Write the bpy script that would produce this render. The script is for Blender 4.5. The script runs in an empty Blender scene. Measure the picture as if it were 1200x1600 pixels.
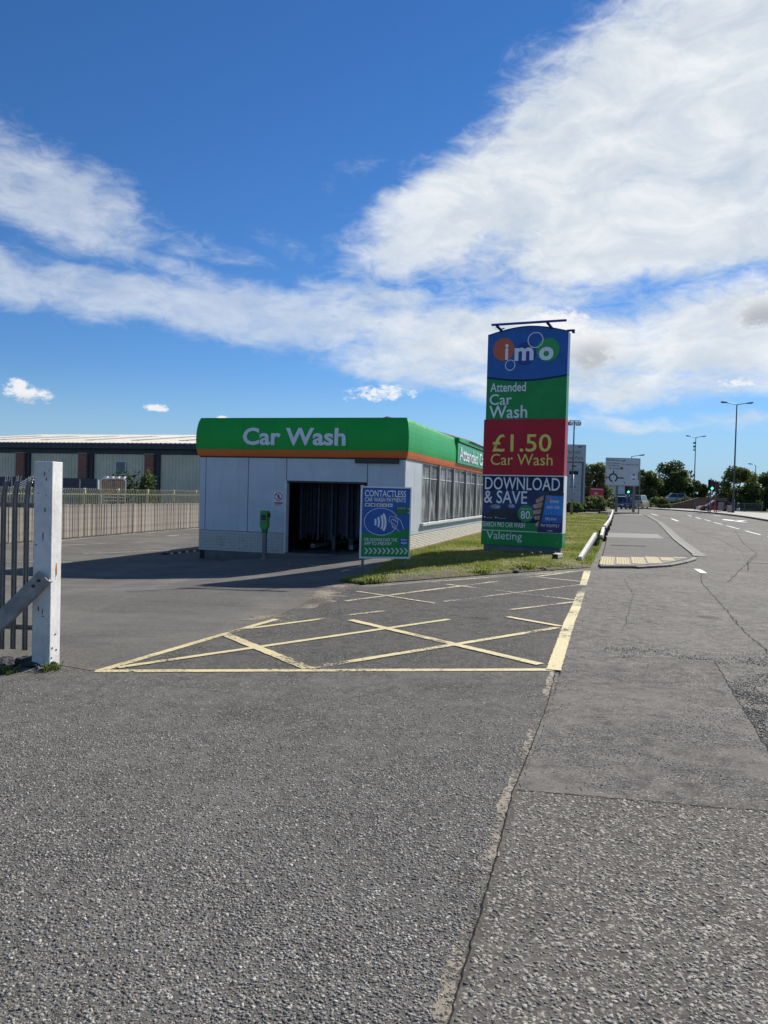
import bpy, bmesh, math, random
import numpy as np
from mathutils import Matrix, Vector, Euler, noise as mnoise

R = math.radians
PI = math.pi
sc = bpy.context.scene
col = sc.collection
random.seed(7)

# ------------------------------------------------------------------ camera
EYE = 1.7
cam_d = bpy.data.cameras.new('camera')
cam = bpy.data.objects.new('camera', cam_d)
col.objects.link(cam)
cam_d.sensor_fit = 'VERTICAL'
cam_d.sensor_height = 36.0
cam_d.sensor_width = 27.0
cam_d.lens = 36.0 * 1202 / 1600
cam_d.clip_start = 0.05
cam_d.clip_end = 5000
cam.matrix_world = (Matrix.Translation((0, 0, EYE))
                    @ Matrix.Rotation(PI / 2 - math.atan(29 / 1202), 4, 'X')
                    @ Matrix.Rotation(R(1.5), 4, 'Z'))
sc.camera = cam

# ------------------------------------------------------------------ sky, sun, exposure
SUN_AZ, SUN_EL = R(38), R(32)          # azimuth measured from +Y towards +X
sc.view_settings.view_transform = 'Standard'
sc.view_settings.look = 'None'
sc.view_settings.exposure = 0.42
sc.view_settings.gamma = 1.0
sc.view_settings.use_curve_mapping = False

sun_d = bpy.data.lights.new('sun', 'SUN')
sun_d.energy = 5.0
sun_d.angle = R(0.53)
sun_d.color = (1.0, 0.955, 0.88)
sun = bpy.data.objects.new('sun', sun_d)
col.objects.link(sun)
sdir = Vector((math.sin(SUN_AZ) * math.cos(SUN_EL), math.cos(SUN_AZ) * math.cos(SUN_EL), math.sin(SUN_EL)))
sun.rotation_euler = sdir.to_track_quat('Z', 'Y').to_euler()
sun.location = sdir * 60


class NG:
    """small helper for building node graphs"""
    def __init__(self, tree):
        self.t = tree; self.n = tree.nodes; self.l = tree.links
    def new(self, typ, **kw):
        nd = self.n.new(typ)
        for k, v in kw.items(): setattr(nd, k, v)
        return nd
    def put(self, sock, v):
        if v is None: return
        if isinstance(v, bpy.types.NodeSocket): self.l.new(v, sock)
        else:
            try: sock.default_value = v
            except Exception: sock.default_value = tuple(v) + (1.0,)
    def math(self, op, a, b=None, c=None, clamp=False):
        nd = self.new('ShaderNodeMath', operation=op, use_clamp=clamp)
        self.put(nd.inputs[0], a); self.put(nd.inputs[1], b)
        if c is not None: self.put(nd.inputs[2], c)
        return nd.outputs[0]
    def vmath(self, op, a, b=None):
        nd = self.new('ShaderNodeVectorMath', operation=op)
        self.put(nd.inputs[0], a)
        if b is not None: self.put(nd.inputs[1], b)
        return nd.outputs['Value'] if op in ('LENGTH', 'DOT_PRODUCT') else nd.outputs[0]
    def mr(self, v, a, b, c=0.0, d=1.0, interp='SMOOTHSTEP'):
        nd = self.new('ShaderNodeMapRange', interpolation_type=interp)
        for s, x in zip(nd.inputs[:5], (v, a, b, c, d)): self.put(s, x)
        return nd.outputs[0]
    def noise(self, vec, scale, detail=4, rough=0.55, dist=0.0, typ='FBM'):
        nd = self.new('ShaderNodeTexNoise')
        self.put(nd.inputs['Vector'], vec)
        nd.inputs['Scale'].default_value = scale; nd.inputs['Detail'].default_value = detail
        nd.inputs['Roughness'].default_value = rough; nd.inputs['Distortion'].default_value = dist
        return nd.outputs['Fac']
    def voro(self, vec, scale, feat='F1', rand=1.0):
        nd = self.new('ShaderNodeTexVoronoi', feature=feat)
        self.put(nd.inputs['Vector'], vec)
        nd.inputs['Scale'].default_value = scale; nd.inputs['Randomness'].default_value = rand
        return nd
    def ramp(self, v, stops, interp='LINEAR'):
        nd = self.new('ShaderNodeValToRGB')
        nd.color_ramp.interpolation = interp
        e = nd.color_ramp.elements
        while len(e) < len(stops): e.new(0.5)
        for el, (p, c) in zip(e, stops):
            el.position = p; el.color = tuple(c) + ((1.0,) if len(c) == 3 else ())
        self.put(nd.inputs[0], v)
        return nd.outputs[0]
    def mix(self, f, a, b, typ='MIX'):
        nd = self.new('ShaderNodeMix', data_type='RGBA', blend_type=typ)
        self.put(nd.inputs[0], f); self.put(nd.inputs[6], a); self.put(nd.inputs[7], b)
        return nd.outputs[2]
    def bump(self, h, strength=0.5, dist=0.01, normal=None):
        nd = self.new('ShaderNodeBump')
        nd.inputs['Strength'].default_value = strength; nd.inputs['Distance'].default_value = dist
        self.put(nd.inputs['Height'], h)
        if normal is not None: self.put(nd.inputs['Normal'], normal)
        return nd.outputs[0]


def build_world():
    w = bpy.data.worlds.new('World')
    sc.world = w
    w.use_nodes = True
    g = NG(w.node_tree)
    for nd in list(g.n): g.n.remove(nd)
    sky = g.new('ShaderNodeTexSky', sky_type='NISHITA')
    sky.sun_disc = False
    sky.sun_elevation = SUN_EL
    sky.sun_rotation = SUN_AZ
    sky.altitude = 20
    sky.air_density = 1.0; sky.dust_density = 0.0; sky.ozone_density = 3.0
    hs = g.new('ShaderNodeHueSaturation')
    hs.inputs['Saturation'].default_value = 1.1; hs.inputs['Value'].default_value = 1.0
    g.l.new(g.mix(1.0, sky.outputs[0], (0.93, 1.17, 1.55, 1.0), 'MULTIPLY'), hs.inputs['Color'])
    tc = g.new('ShaderNodeTexCoord').outputs['Generated']
    sep = g.new('ShaderNodeSeparateXYZ'); g.l.new(tc, sep.inputs[0])
    x, y, z = sep.outputs
    az = g.math('MULTIPLY', g.math('ARCTAN2', x, y), 180 / PI)
    el = g.math('MULTIPLY', g.math('ARCSINE', z), 180 / PI)
    cmb = g.new('ShaderNodeCombineXYZ'); g.l.new(az, cmb.inputs[0]); g.l.new(el, cmb.inputs[1])
    ae = cmb.outputs[0]
    # warp
    st = g.vmath('MULTIPLY', ae, (0.1, 0.17, 0))
    wn = g.new('ShaderNodeTexNoise'); g.l.new(st, wn.inputs['Vector'])
    wn.inputs['Scale'].default_value = 1.1; wn.inputs['Detail'].default_value = 5
    wv = g.vmath('MULTIPLY', g.vmath('SUBTRACT', wn.outputs['Color'], (0.5, 0.5, 0.5)), (7.0, 3.2, 0))
    aw = g.vmath('ADD', ae, wv)

    def blob(src, a, e, rx, ry, rot, wt, lo=0.25, hi=1.25):
        v = g.vmath('SUBTRACT', src, (a, e, 0))
        rr = g.new('ShaderNodeVectorRotate', rotation_type='Z_AXIS')
        g.l.new(v, rr.inputs['Vector']); rr.inputs['Angle'].default_value = -R(rot)
        v = g.vmath('MULTIPLY', rr.outputs[0], (1 / rx, 1 / ry, 0))
        return g.mr(g.vmath('LENGTH', v), hi, lo, 0.0, wt)

    def union(src, lst, **kw):
        m = None
        for b in lst:
            v = blob(src, *b, **kw)
            m = v if m is None else g.math('MAXIMUM', m, v)
        return m
    big = [(14.5, 24.5, 17, 7.0, 32, 1.3), (24, 27, 14, 10, 15, 1.35), (4, 18.4, 12, 3.4, 12, 0.88), (19, 18.6, 16, 4.8, 4, 1.3),
           (5.5, 20.5, 12, 4.6, 28, 1.22),
           (10, 11.4, 20, 3.7, -2, 1.12), (24, 11.3, 14, 4.6, 0, 1.15), (1, 13.8, 11, 2.4, -8, 0.78), (12, 14.8, 13, 2.0, 0, 0.68),
           (18, 8.2, 20, 2.0, -2, 0.74), (20, 5.4, 16, .9, 0, 0.55),
           (-8, 12.6, 15, 3.0, -5, 0.98), (-18, 13.2, 14, 2.5, -5, 0.98), (-25, 18.9, 12, 3.9, -10, 0.96), (-15, 15.6, 9, 1.3, -16, 0.62), (-28, 13.6, 11, 2.2, -4, 0.95),
           (-29, 21, 8, 3.6, -14, 0.78), (-8, 17.5, 4, 1.2, -20, .42), (3, 9.6, 11, 2.4, -3, 0.92), (14, 8.4, 16, 2.6, -2, 0.95), (-3, 22.0, 3, 1.6, 30, .36), (-13, 17.0, 7, 1.2, -12, .5)]
    m = union(aw, big)
    # the broken cloud goes on all round, out of view too
    aaz = g.math('ABSOLUTE', az)
    rest = g.math('MULTIPLY', g.mr(aaz, 30, 46), g.mr(el, 2, 12, 0.2, 0.40))
    over = g.mr(el, 36, 48, 0.0, 0.36)
    m = g.math('MAXIMUM', m, g.math('MAXIMUM', rest, over))
    n1 = g.noise(g.vmath('MULTIPLY', aw, (0.085, 0.17, 0)), 1.6, 9, 0.60, 0.25)
    n2 = g.noise(g.vmath('MULTIPLY', ae, (0.13, 0.30, 0.0)), 3.6, 8, 0.66, 0.6)
    nn = g.math('ADD', g.math('MULTIPLY', n1, 0.5), g.math('MULTIPLY', n2, 0.5))
    d = g.math('ADD', m, g.math('MULTIPLY', g.math('SUBTRACT', nn, 0.5), 1.9))
    dens = g.math('MULTIPLY', g.mr(d, 0.22, 1.12), g.mr(az, -10, 6, 0.66, 0.97))
    # small crisp fair-weather cumulus
    cw = g.vmath('ADD', ae, g.vmath('MULTIPLY', g.vmath('SUBTRACT', wn.outputs['Color'], (0.5, 0.5, 0.5)), (0.6, 0.4, 0)))
    small = [(-25.0, 6.0, 2.1, 0.75, 0, 1.0), (-25.6, 6.5, 1.1, 0.75, 0, 1.0), (-16.6, 5.6, 1.2, 0.36, 0, 0.95),
             (-12.0, 5.2, 0.6, 0.18, 0, 0.8), (-7.3, 5.0, 0.7, 0.14, 0, 0.75), (-0.5, 7.4, 3.8, 0.8, 3, 0.85),
             (12.5, 12.3, 3.4, 1.7, -4, 1.0), (14.6, 10.6, 2.6, 2.3, 0, 1.0), (25.6, 12.6, 2.7, 1.6, 10, 1.0), (24.3, 8.0, 2.0, 0.6, 0, .7)]
    sm = union(cw, small, lo=0.1, hi=1.35)
    ns = g.noise(g.vmath('MULTIPLY', ae, (0.55, 0.9, 0)), 2.2, 9, 0.66)
    ds = g.mr(g.math('ADD', sm, g.math('MULTIPLY', g.math('SUBTRACT', ns, 0.5), 2.2)), 0.40, 0.95)
    # brightness: lit tops, greyer bellies
    nb = g.noise(g.vmath('MULTIPLY', aw, (0.12, 0.26, 0)), 1.5, 7, 0.6, 0.3)
    lum = g.mr(nb, 0.30, 0.72, 0.0, 1.0, 'LINEAR')
    ccol = g.ramp(lum, [(0.0, (0.60, 0.68, 0.78)), (0.45, (0.74, 0.80, 0.86)), (1.0, (0.97, 0.99, 1.0))])
    belly = union(cw, [(14.8, 9.9, 3.0, 1.7, 0, 0.85), (25.8, 12.0, 3.0, 1.7, 10, 0.95), (-25.0, 5.5, 2.2, 0.5, 0, 0.5)], lo=0.1, hi=1.3)
    scol = g.mix(belly, (0.95, 0.96, 0.97), (0.44, 0.47, 0.52))
    K = 14.5
    def sc_(c): 
        return g.mix(1.0, c, (K, K, K), 'MULTIPLY')
    air = g.mix(g.mr(el, 9.0, -0.5, 0.0, 0.85), hs.outputs[0], (5.0, 8.0, 10.9, 1.0))
    c1 = g.mix(dens, air, sc_(ccol))
    c2 = g.mix(g.math('MULTIPLY', ds, 0.92), c1, sc_(scol))
    # pale air low down
    bg = g.new('ShaderNodeBackground')
    g.l.new(c2, bg.inputs['Color']); bg.inputs['Strength'].default_value = 0.05
    out = g.new('ShaderNodeOutputWorld')
    g.l.new(bg.outputs[0], out.inputs[0])
    w.cycles.sampling_method = 'MANUAL'
    w.cycles.sample_map_resolution = 512
build_world()
sc.cycles.max_bounces = 6
sc.cycles.transparent_max_bounces = 10
sc.cycles.use_denoising = True

# ------------------------------------------------------------------ ground shape
def S(t):
    t = min(1.0, max(0.0, t)); return t * t * (3 - 2 * t)
def zg(x, y):
    return -0.45 * S((1 - x) / 8) * S((y - 9) / 11) + 0.45 * S((y - 38) / 45) * S((x + 2) / 8)

# ------------------------------------------------------------------ object helpers
def tag(o, label=None, cat=None, group=None, kind=None):
    if label: o['label'] = label
    if cat: o['category'] = cat
    if group: o['group'] = group
    if kind: o['kind'] = kind
    return o
def empty(name, loc=(0, 0, 0), rz=0.0, label=None, cat=None, group=None, parent=None):
    o = bpy.data.objects.new(name, None)
    o.empty_display_size = 0.2
    o.location = loc; o.rotation_euler = (0, 0, rz); o.parent = parent
    col.objects.link(o)
    return tag(o, label, cat, group)
def link_mesh(name, me, mat, parent=None, kind=None):
    if mat is not None and len(me.materials) == 0: me.materials.append(mat)
    o = bpy.data.objects.new(name, me); col.objects.link(o)
    o.parent = parent
    if kind: o['kind'] = kind
    return o

class MB:
    def __init__(self): self.v = []; self.f = []
    def add(self, vs, fs, M=None):
        b = len(self.v)
        self.v += [tuple(M @ Vector(p)) if M else tuple(p) for p in vs]
        self.f += [tuple(i + b for i in f) for f in fs]
        return self
    def box(self, x0, x1, y0, y1, z0, z1, M=None):
        return self.add([(x0,y0,z0),(x1,y0,z0),(x1,y1,z0),(x0,y1,z0),(x0,y0,z1),(x1,y0,z1),(x1,y1,z1),(x0,y1,z1)],
                 [(0,3,2,1),(4,5,6,7),(0,1,5,4),(1,2,6,5),(2,3,7,6),(3,0,4,7)], M)
    def bar(self, a, b, w, h=None, up=(0, 0, 1)):
        a = Vector(a); b = Vector(b); d = (b - a); L = d.length; d.normalize()
        u = Vector(up)
        if abs(d.dot(u)) > 0.98: u = Vector((0, 1, 0))
        s = d.cross(u).normalized(); u = s.cross(d)
        M = Matrix((( *s, 0), (*d, 0), (*u, 0), (0, 0, 0, 1))).transposed()
        M = Matrix.Translation(a) @ M
        h = h or w
        return self.box(-w / 2, w / 2, 0, L, -h / 2, h / 2, M)
    def tube(self, a, b, r0, r1=None, n=10, cap=True):
        r1 = r0 if r1 is None else r1
        a = Vector(a); b = Vector(b); d = (b - a).normalized()
        u = Vector((0, 0, 1)) if abs(d.z) < 0.9 else Vector((1, 0, 0))
        s = d.cross(u).normalized(); u = s.cross(d)
        vs = []
        for p, r in ((a, r0), (b, r1)):
            for i in range(n):
                t = 2 * PI * i / n
                vs.append(p + s * (r * math.cos(t)) + u * (r * math.sin(t)))
        fs = [(i, (i + 1) % n, n + (i + 1) % n, n + i) for i in range(n)]
        if cap: fs += [tuple(range(n))[::-1], tuple(range(n, 2 * n))]
        return self.add(vs, fs)
    def prism(self, poly, y0, y1):                # poly in xz, extruded along y
        n = len(poly)
        vs = [(p[0], y0, p[1]) for p in poly] + [(p[0], y1, p[1]) for p in poly]
        fs = [tuple(range(n)), tuple(range(n, 2 * n))[::-1]] + [(i, n + i, n + (i + 1) % n, (i + 1) % n) for i in range(n)]
        return self.add(vs, fs)
    def lathe(self, c, prof, n=12):
        vs = []
        for r, z in prof:
            for i in range(n):
                t = 2 * PI * i / n; vs.append((c[0] + r * math.cos(t), c[1] + r * math.sin(t), c[2] + z))
        m = len(prof)
        fs = [(k*n+i, k*n+(i+1)%n, (k+1)*n+(i+1)%n, (k+1)*n+i) for k in range(m-1) for i in range(n)]
        fs += [tuple(range(n))[::-1], tuple(range((m-1)*n, m*n))]
        return self.add(vs, fs)
    def mesh(self, name):
        me = bpy.data.meshes.new(name); me.from_pydata(self.v, [], self.f); me.update(); return me
    def build(self, name, mat, parent=None, bevel=0.0, smooth=False, kind=None):
        me = self.mesh(name)
        if bevel or True:
            bm = bmesh.new(); bm.from_mesh(me)
            if bevel:
                bmesh.ops.bevel(bm, geom=list(bm.edges), offset=bevel, segments=2, affect='EDGES', profile=0.6)
            bmesh.ops.recalc_face_normals(bm, faces=bm.faces)
            bm.to_mesh(me); bm.free()
        if smooth:
            for p in me.polygons: p.use_smooth = True
        return link_mesh(name, me, mat, parent, kind)

# ------------------------------------------------------------------ materials
MATS = {}
def mat(name, c, rough=0.6, var=0.12, vs=6.0, bump=0.0, bs=60.0, metal=0.0, spec=0.5, grime=0.0, gcol=(0.12, 0.10, 0.08), coat=0.0, streak=False, emis=None):
    if name in MATS: return MATS[name]
    m = bpy.data.materials.new(name); m.use_nodes = True
    g = NG(m.node_tree); b = g.n['Principled BSDF']
    tc = g.new('ShaderNodeTexCoord').outputs['Object']
    n = g.noise(tc, vs, 5, 0.6)
    base = tuple(c) + (1.0,)
    lo = tuple(max(0, k * (1 - var)) for k in c) + (1.0,)
    hi = tuple(min(1, k * (1 + var)) for k in c) + (1.0,)
    cc = g.mix(g.mr(n, 0.3, 0.7), lo, hi)
    if grime:
        sv = g.vmath('MULTIPLY', tc, (3.0, 3.0, 0.35)) if streak else tc
        gn = g.noise(sv, 2.2, 7, 0.68, 0.4)
        cc = g.mix(g.mr(gn, 0.5, 0.8, 0.0, grime), cc, tuple(gcol) + (1.0,))
    g.l.new(cc, b.inputs['Base Color'])
    rn = g.noise(tc, vs * 2.3, 4, 0.6)
    g.l.new(g.mr(rn, 0.3, 0.7, max(0.03, rough - 0.08), min(1, rough + 0.08), 'LINEAR'), b.inputs['Roughness'])
    b.inputs['Metallic'].default_value = metal
    b.inputs['Specular IOR Level'].default_value = spec
    b.inputs['Coat Weight'].default_value = coat
    if bump:
        g.l.new(g.bump(g.noise(tc, bs, 5, 0.6), bump, 0.01), b.inputs['Normal'])
    if emis:
        b.inputs['Emission Color'].default_value = tuple(emis[0]) + (1.0,); b.inputs['Emission Strength'].default_value = emis[1]
    MATS[name] = m
    return m

def asphalt(name, dark, light, chip=95.0, chipamt=0.6, bright=(0.42, 0.42, 0.40), blotch=0.35, bump=0.7, tint=(0.13, 0.125, 0.115), bvec=(0.5, 0.5, 0.5), gain=1.25, mott=0.5):
    m = bpy.data.materials.new(name); m.use_nodes = True
    g = NG(m.node_tree); b = g.n['Principled BSDF']
    tc = g.new('ShaderNodeTexCoord').outputs['Object']
    jit = g.new('ShaderNodeTexNoise'); g.l.new(tc, jit.inputs['Vector']); jit.inputs['Scale'].default_value = chip * 0.8
    wv = g.vmath('ADD', tc, g.vmath('MULTIPLY', g.vmath('SUBTRACT', jit.outputs['Color'], (0.5, 0.5, 0.5)), (0.012, 0.012, 0.0)))
    v1 = g.voro(wv, chip)
    sepc = g.new('ShaderNodeSeparateColor'); g.l.new(v1.outputs['Color'], sepc.inputs[0])
    r1, r2 = sepc.outputs[0], sepc.outputs[1]
    stone = g.ramp(r1, [(0.0, dark), (0.35, tuple((a + c) / 2 for a, c in zip(dark, light))), (0.7, light), (0.93, tuple(x * 1.5 for x in light)), (0.98, bright)])
    edge = g.mr(v1.outputs['Distance'], 0.28, 0.62)
    cover = g.mr(g.noise(tc, 1.7, 6, 0.62), 0.36, 0.62, 0.35, 1.0)
    base = g.mix(g.math('MULTIPLY', edge, 0.75), stone, tuple(x * 0.62 for x in dark) + (1,))
    binder = tuple((a * 0.55 + c * 0.45) for a, c in zip(dark, light)) + (1,)
    base = g.mix(g.math('MULTIPLY', cover, chipamt), binder, base)
    # mid-size speckle that still reads further away
    v2 = g.noise(tc, 26, 3, 0.7)
    base = g.mix(g.mr(v2, 0.48, 0.64, 0.0, 0.4), base, g.mix(1.0, base, (1.45, 1.45, 1.43, 1), 'MULTIPLY'))
    base = g.mix(g.mr(v2, 0.50, 0.36, 0.0, 0.45), base, g.mix(1.0, base, (0.55, 0.55, 0.56, 1), 'MULTIPLY'))
    v3 = g.noise(tc, 6.5, 8, 0.74, 0.2)
    base = g.mix(g.mr(v3, 0.50, 0.60, 0.0, mott), base, g.mix(1.0, base, (0.58, 0.58, 0.59, 1), 'MULTIPLY'))
    base = g.mix(g.mr(v3, 0.49, 0.40, 0.0, mott * 0.8), base, g.mix(1.0, base, (1.35, 1.34, 1.32, 1), 'MULTIPLY'))
    big = g.noise(g.vmath('MULTIPLY', tc, bvec), 1.0, 7, 0.62, 0.6)
    base = g.mix(g.mr(big, 0.42, 0.72, 0.0, blotch), base, tuple(tint) + (1,))
    big2 = g.noise(g.vmath('MULTIPLY', tc, (0.35, 0.9, 1)), 1.3, 6, 0.6, 0.3)
    base = g.mix(g.mr(big2, 0.52, 0.75, 0.0, 0.55), base, g.mix(1.0, base, (0.60, 0.60, 0.62, 1), 'MULTIPLY'))
    tr = g.noise(g.vmath('MULTIPLY', tc, (1.1, 0.10, 1)), 1.0, 5, 0.55, 0.8)
    base = g.mix(g.mr(tr, 0.50, 0.72, 0.0, 0.45), base, g.mix(1.0, base, (1.35, 1.33, 1.28, 1), 'MULTIPLY'))
    # old oil drips
    oil = g.voro(tc, 0.55)
    base = g.mix(g.mr(g.math('ADD', oil.outputs['Distance'], g.math('MULTIPLY', v2, 0.08)), 0.09, 0.16, 0.55, 0.0), base, (0.035, 0.034, 0.034, 1))
    base = g.mix(1.0, base, (gain * 1.03, gain, gain * 0.935, 1), 'MULTIPLY')
    g.l.new(base, b.inputs['Base Color'])
    b.inputs['Roughness'].default_value = 0.95
    b.inputs['Specular IOR Level'].default_value = 0.12
    h = g.math('ADD', g.math('MULTIPLY', g.math('SUBTRACT', 1.0, v1.outputs['Distance']), 1.0), g.math('MULTIPLY', r2, 0.6))
    h = g.math('MULTIPLY', h, cover)
    g.l.new(g.bump(h, bump, 0.006), b.inputs['Normal'])
    MATS[name] = m
    return m

def worn_paint(name, c, wear=0.5, ws=16.0):
    m = bpy.data.materials.new(name); m.use_nodes = True
    g = NG(m.node_tree); b = g.n['Principled BSDF']
    tc = g.new('ShaderNodeTexCoord').outputs['Object']
    n = g.noise(tc, ws, 6, 0.75)
    big = g.noise(tc, 0.9, 4, 0.6)
    cc = g.mix(g.mr(g.noise(tc, 40, 3), 0.35, 0.65), tuple(k * 0.82 for k in c) + (1,), tuple(c) + (1,))
    cc = g.mix(g.mr(big, 0.45, 0.7, 0, 0.35), cc, (0.25, 0.22, 0.16, 1))
    g.l.new(cc, b.inputs['Base Color']); b.inputs['Roughness'].default_value = 0.75
    a = g.mr(g.math('ADD', n, g.math('MULTIPLY', g.math('SUBTRACT', big, 0.5), 0.9)), wear - 0.05, wear + 0.05, 1.0, 0.0)
    g.l.new(a, b.inputs['Alpha'])
    MATS[name] = m
    return m

M_road = asphalt('road_asphalt', (0.075, 0.072, 0.068), (0.215, 0.206, 0.192), chip=75, chipamt=0.85, bump=0.35, mott=0.8, blotch=0.45, tint=(0.20, 0.191, 0.178))
M_apron = asphalt('apron_asphalt', (0.062, 0.060, 0.057), (0.175, 0.17, 0.16), chip=105, chipamt=0.9, blotch=0.30, tint=(0.14, 0.134, 0.124))
M_patch = asphalt('patch_asphalt', (0.072, 0.068, 0.064), (0.19, 0.181, 0.17), chip=85, chipamt=0.75, blotch=0.8, mott=0.8, tint=(0.19, 0.18, 0.168), bump=0.45, bvec=(0.8, 1.4, 1))
M_lot = asphalt('car_park_asphalt', (0.078, 0.075, 0.071), (0.14, 0.135, 0.126), chip=120, chipamt=0.35, blotch=0.6, tint=(0.165, 0.158, 0.145), bump=0.25, bvec=(0.35, 0.6, 1), mott=0.22)
M_box = asphalt('box_asphalt', (0.048, 0.047, 0.045), (0.135, 0.131, 0.125), chip=95, chipamt=0.9, blotch=0.25, tint=(0.095, 0.095, 0.095))
M_path = asphalt('path_asphalt', (0.085, 0.082, 0.078), (0.16, 0.155, 0.147), chip=130, chipamt=0.4, blotch=0.4, tint=(0.17, 0.165, 0.16), bump=0.25, bvec=(0.3, 1.6, 1), mott=0.22)
M_coarse = asphalt('coarse_road_asphalt', (0.07, 0.066, 0.061), (0.16, 0.151, 0.138), chip=70, chipamt=0.8, blotch=0.35, bump=0.35, mott=0.4, gain=1.2, tint=(0.15, 0.141, 0.128))
M_yellow = worn_paint('yellow_road_paint', (0.72, 0.60, 0.31), 0.62, 30)
M_yellow_worn = worn_paint('faded_yellow_road_paint', (0.62, 0.54, 0.33), 0.50, 30)
M_white_road = worn_paint('white_road_paint', (0.75, 0.75, 0.72), 0.72)
M_white_faded = worn_paint('faded_white_road_paint', (0.62, 0.60, 0.54), 0.52)
M_joint = mat('bitumen_joint', (0.03, 0.029, 0.027), 0.97, 0.3, 30, spec=0.05)
M_grit = worn_paint('grit', (0.30, 0.25, 0.18), 0.46, 34)
M_concrete = mat('concrete_kerb', (0.165, 0.155, 0.13), 0.85, 0.25, 5, 0.4, 90, grime=0.5)
M_channel = mat('concrete_channel', (0.125, 0.116, 0.096), 0.85, 0.25, 4, 0.3, 80, grime=0.5)
M_tactile = mat('buff_tactile', (0.56, 0.46, 0.25), 0.85, 0.2, 4, 0.3, 60, grime=0.35)

def ground_mat():
    m = bpy.data.materials.new('soil_and_turf'); m.use_nodes = True
    g = NG(m.node_tree); b = g.n['Principled BSDF']
    tc = g.new('ShaderNodeTexCoord').outputs['Object']
    n = g.noise(tc, 0.35, 8, 0.65, 0.3); n2 = g.noise(tc, 9, 5, 0.7)
    c = g.ramp(g.math('ADD', g.math('MULTIPLY', n, 0.6), g.math('MULTIPLY', n2, 0.4)),
               [(0.30, (0.045, 0.035, 0.02)), (0.42, (0.075, 0.085, 0.025)), (0.55, (0.105, 0.135, 0.032)), (0.7, (0.17, 0.18, 0.055))])
    g.l.new(c, b.inputs['Base Color']); b.inputs['Roughness'].default_value = 0.95
    g.l.new(g.bump(n2, 0.8, 0.05), b.inputs['Normal'])
    return m
M_soil = ground_mat()

# ------------------------------------------------------------------ ground sheets
def sheet(name, poly, dz, m, step=1.0, parent=None, kind='structure', zf=zg, thick=0.0):
    bm = bmesh.new()
    vs = [bm.verts.new((p[0], p[1], 0)) for p in poly]
    bm.faces.new(vs)
    xs = [p[0] for p in poly]; ys = [p[1] for p in poly]
    def lines(a, b):
        out = []; k = math.floor(a / step) * step
        while k < b:
            if k > a: out.append(k)
            k += step if -20 < k < 110 else step * 10
        return out
    if step:
        for k in lines(min(xs), max(xs)):
            bmesh.ops.bisect_plane(bm, geom=bm.verts[:] + bm.edges[:] + bm.faces[:], plane_co=(k, 0, 0), plane_no=(1, 0, 0))
        for k in lines(min(ys), max(ys)):
            bmesh.ops.bisect_plane(bm, geom=bm.verts[:] + bm.edges[:] + bm.faces[:], plane_co=(0, k, 0), plane_no=(0, 1, 0))
    bmesh.ops.triangulate(bm, faces=bm.faces[:])
    if thick:
        be = [e for e in bm.edges if e.is_boundary]
    for v in bm.verts: v.co.z = zf(v.co.x, v.co.y) + dz
    bmesh.ops.recalc_face_normals(bm, faces=bm.faces[:])
    if sum(f.normal.z for f in bm.faces) < 0:
        for f in bm.faces: f.normal_flip()
    if thick:
        r = bmesh.ops.extrude_edge_only(bm, edges=be)
        for v in [e for e in r['geom'] if isinstance(e, bmesh.types.BMVert)]: v.co.z -= thick
    me = bpy.data.meshes.new(name); bm.to_mesh(me); bm.free()
    return link_mesh(name, me, m, parent, kind)

def big_grid(name, xs, ys, dz, m):
    vs = [(x, y, zg(x, y) + dz) for y in ys for x in xs]
    n = len(xs)
    fs = [(j*n+i, j*n+i+1, (j+1)*n+i+1, (j+1)*n+i) for j in range(len(ys)-1) for i in range(n-1)]
    me = bpy.data.meshes.new(name); me.from_pydata(vs, [], fs); me.update()
    return link_mesh(name, me, m, None, 'structure')
big_grid('ground', [-1500, -600, -250, -120, -60, -40] + list(range(-24, 32, 1)) + [40, 60, 120, 250, 600, 1500],
         [-60, -20, -8] + list(range(0, 100, 1)) + [120, 160, 220, 400, 900, 2500], -0.075, M_soil)

SEAM = [(0.02, 0.0), (0.13, 1.4), (0.25, 2.43), (0.55, 3.5), (0.78, 4.37), (1.08, 5.3), (1.39, 6.3), (1.72, 7.48), (3.2, 12.6), (4.85, 18.1)]
sheet('road', [(-40, -8), (45, -8), (29.5, 45), (30.2, 58), (33, 70), (36, 85), (38, 100), (38, 118), (31, 135), (8, 135), (14, 60), (4, 17.9), (-40, 14)], 0.0, M_road, 1.0)
sheet('forecourt_apron', [(-40, -8), (0.0, -8)] + SEAM[:8] + [(-2.57, 6.97), (-2.95, 7.15), (-3.4, 7.3), (-40, 7.6)], 0.006, M_apron, 1.0)
sheet('box_junction_surface', [(-2.57, 6.99), (1.72, 7.48), (3.2, 12.6), (4.85, 18.1), (2.2, 15.9), (-0.3, 13.95), (-0.75, 14.6), (-1.1, 12.2), (-1.45, 9.96)], 0.006, M_box, 1.0)
sheet('car_park', [(-3.4, 7.32), (-2.95, 7.17), (-2.6, 7.0), (-1.46, 9.97), (-1.11, 12.2), (-0.76, 14.6), (-0.42, 16.3), (0.7, 21.6), (5, 40), (12, 75), (-70, 75), (-70, 7.62), (-40, 7.62)], 0.006, M_lot, 1.0)
sheet('coarse_road_surface', [(0.0, -8), (0.02, 0.0), (0.13, 1.4), (0.25, 2.43), (0.55, 3.5), (0.78, 4.37), (0.81, 4.43), (2.33, 4.18), (9, 3.1), (9, -8)], 0.002, M_coarse, 1.0)
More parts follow.
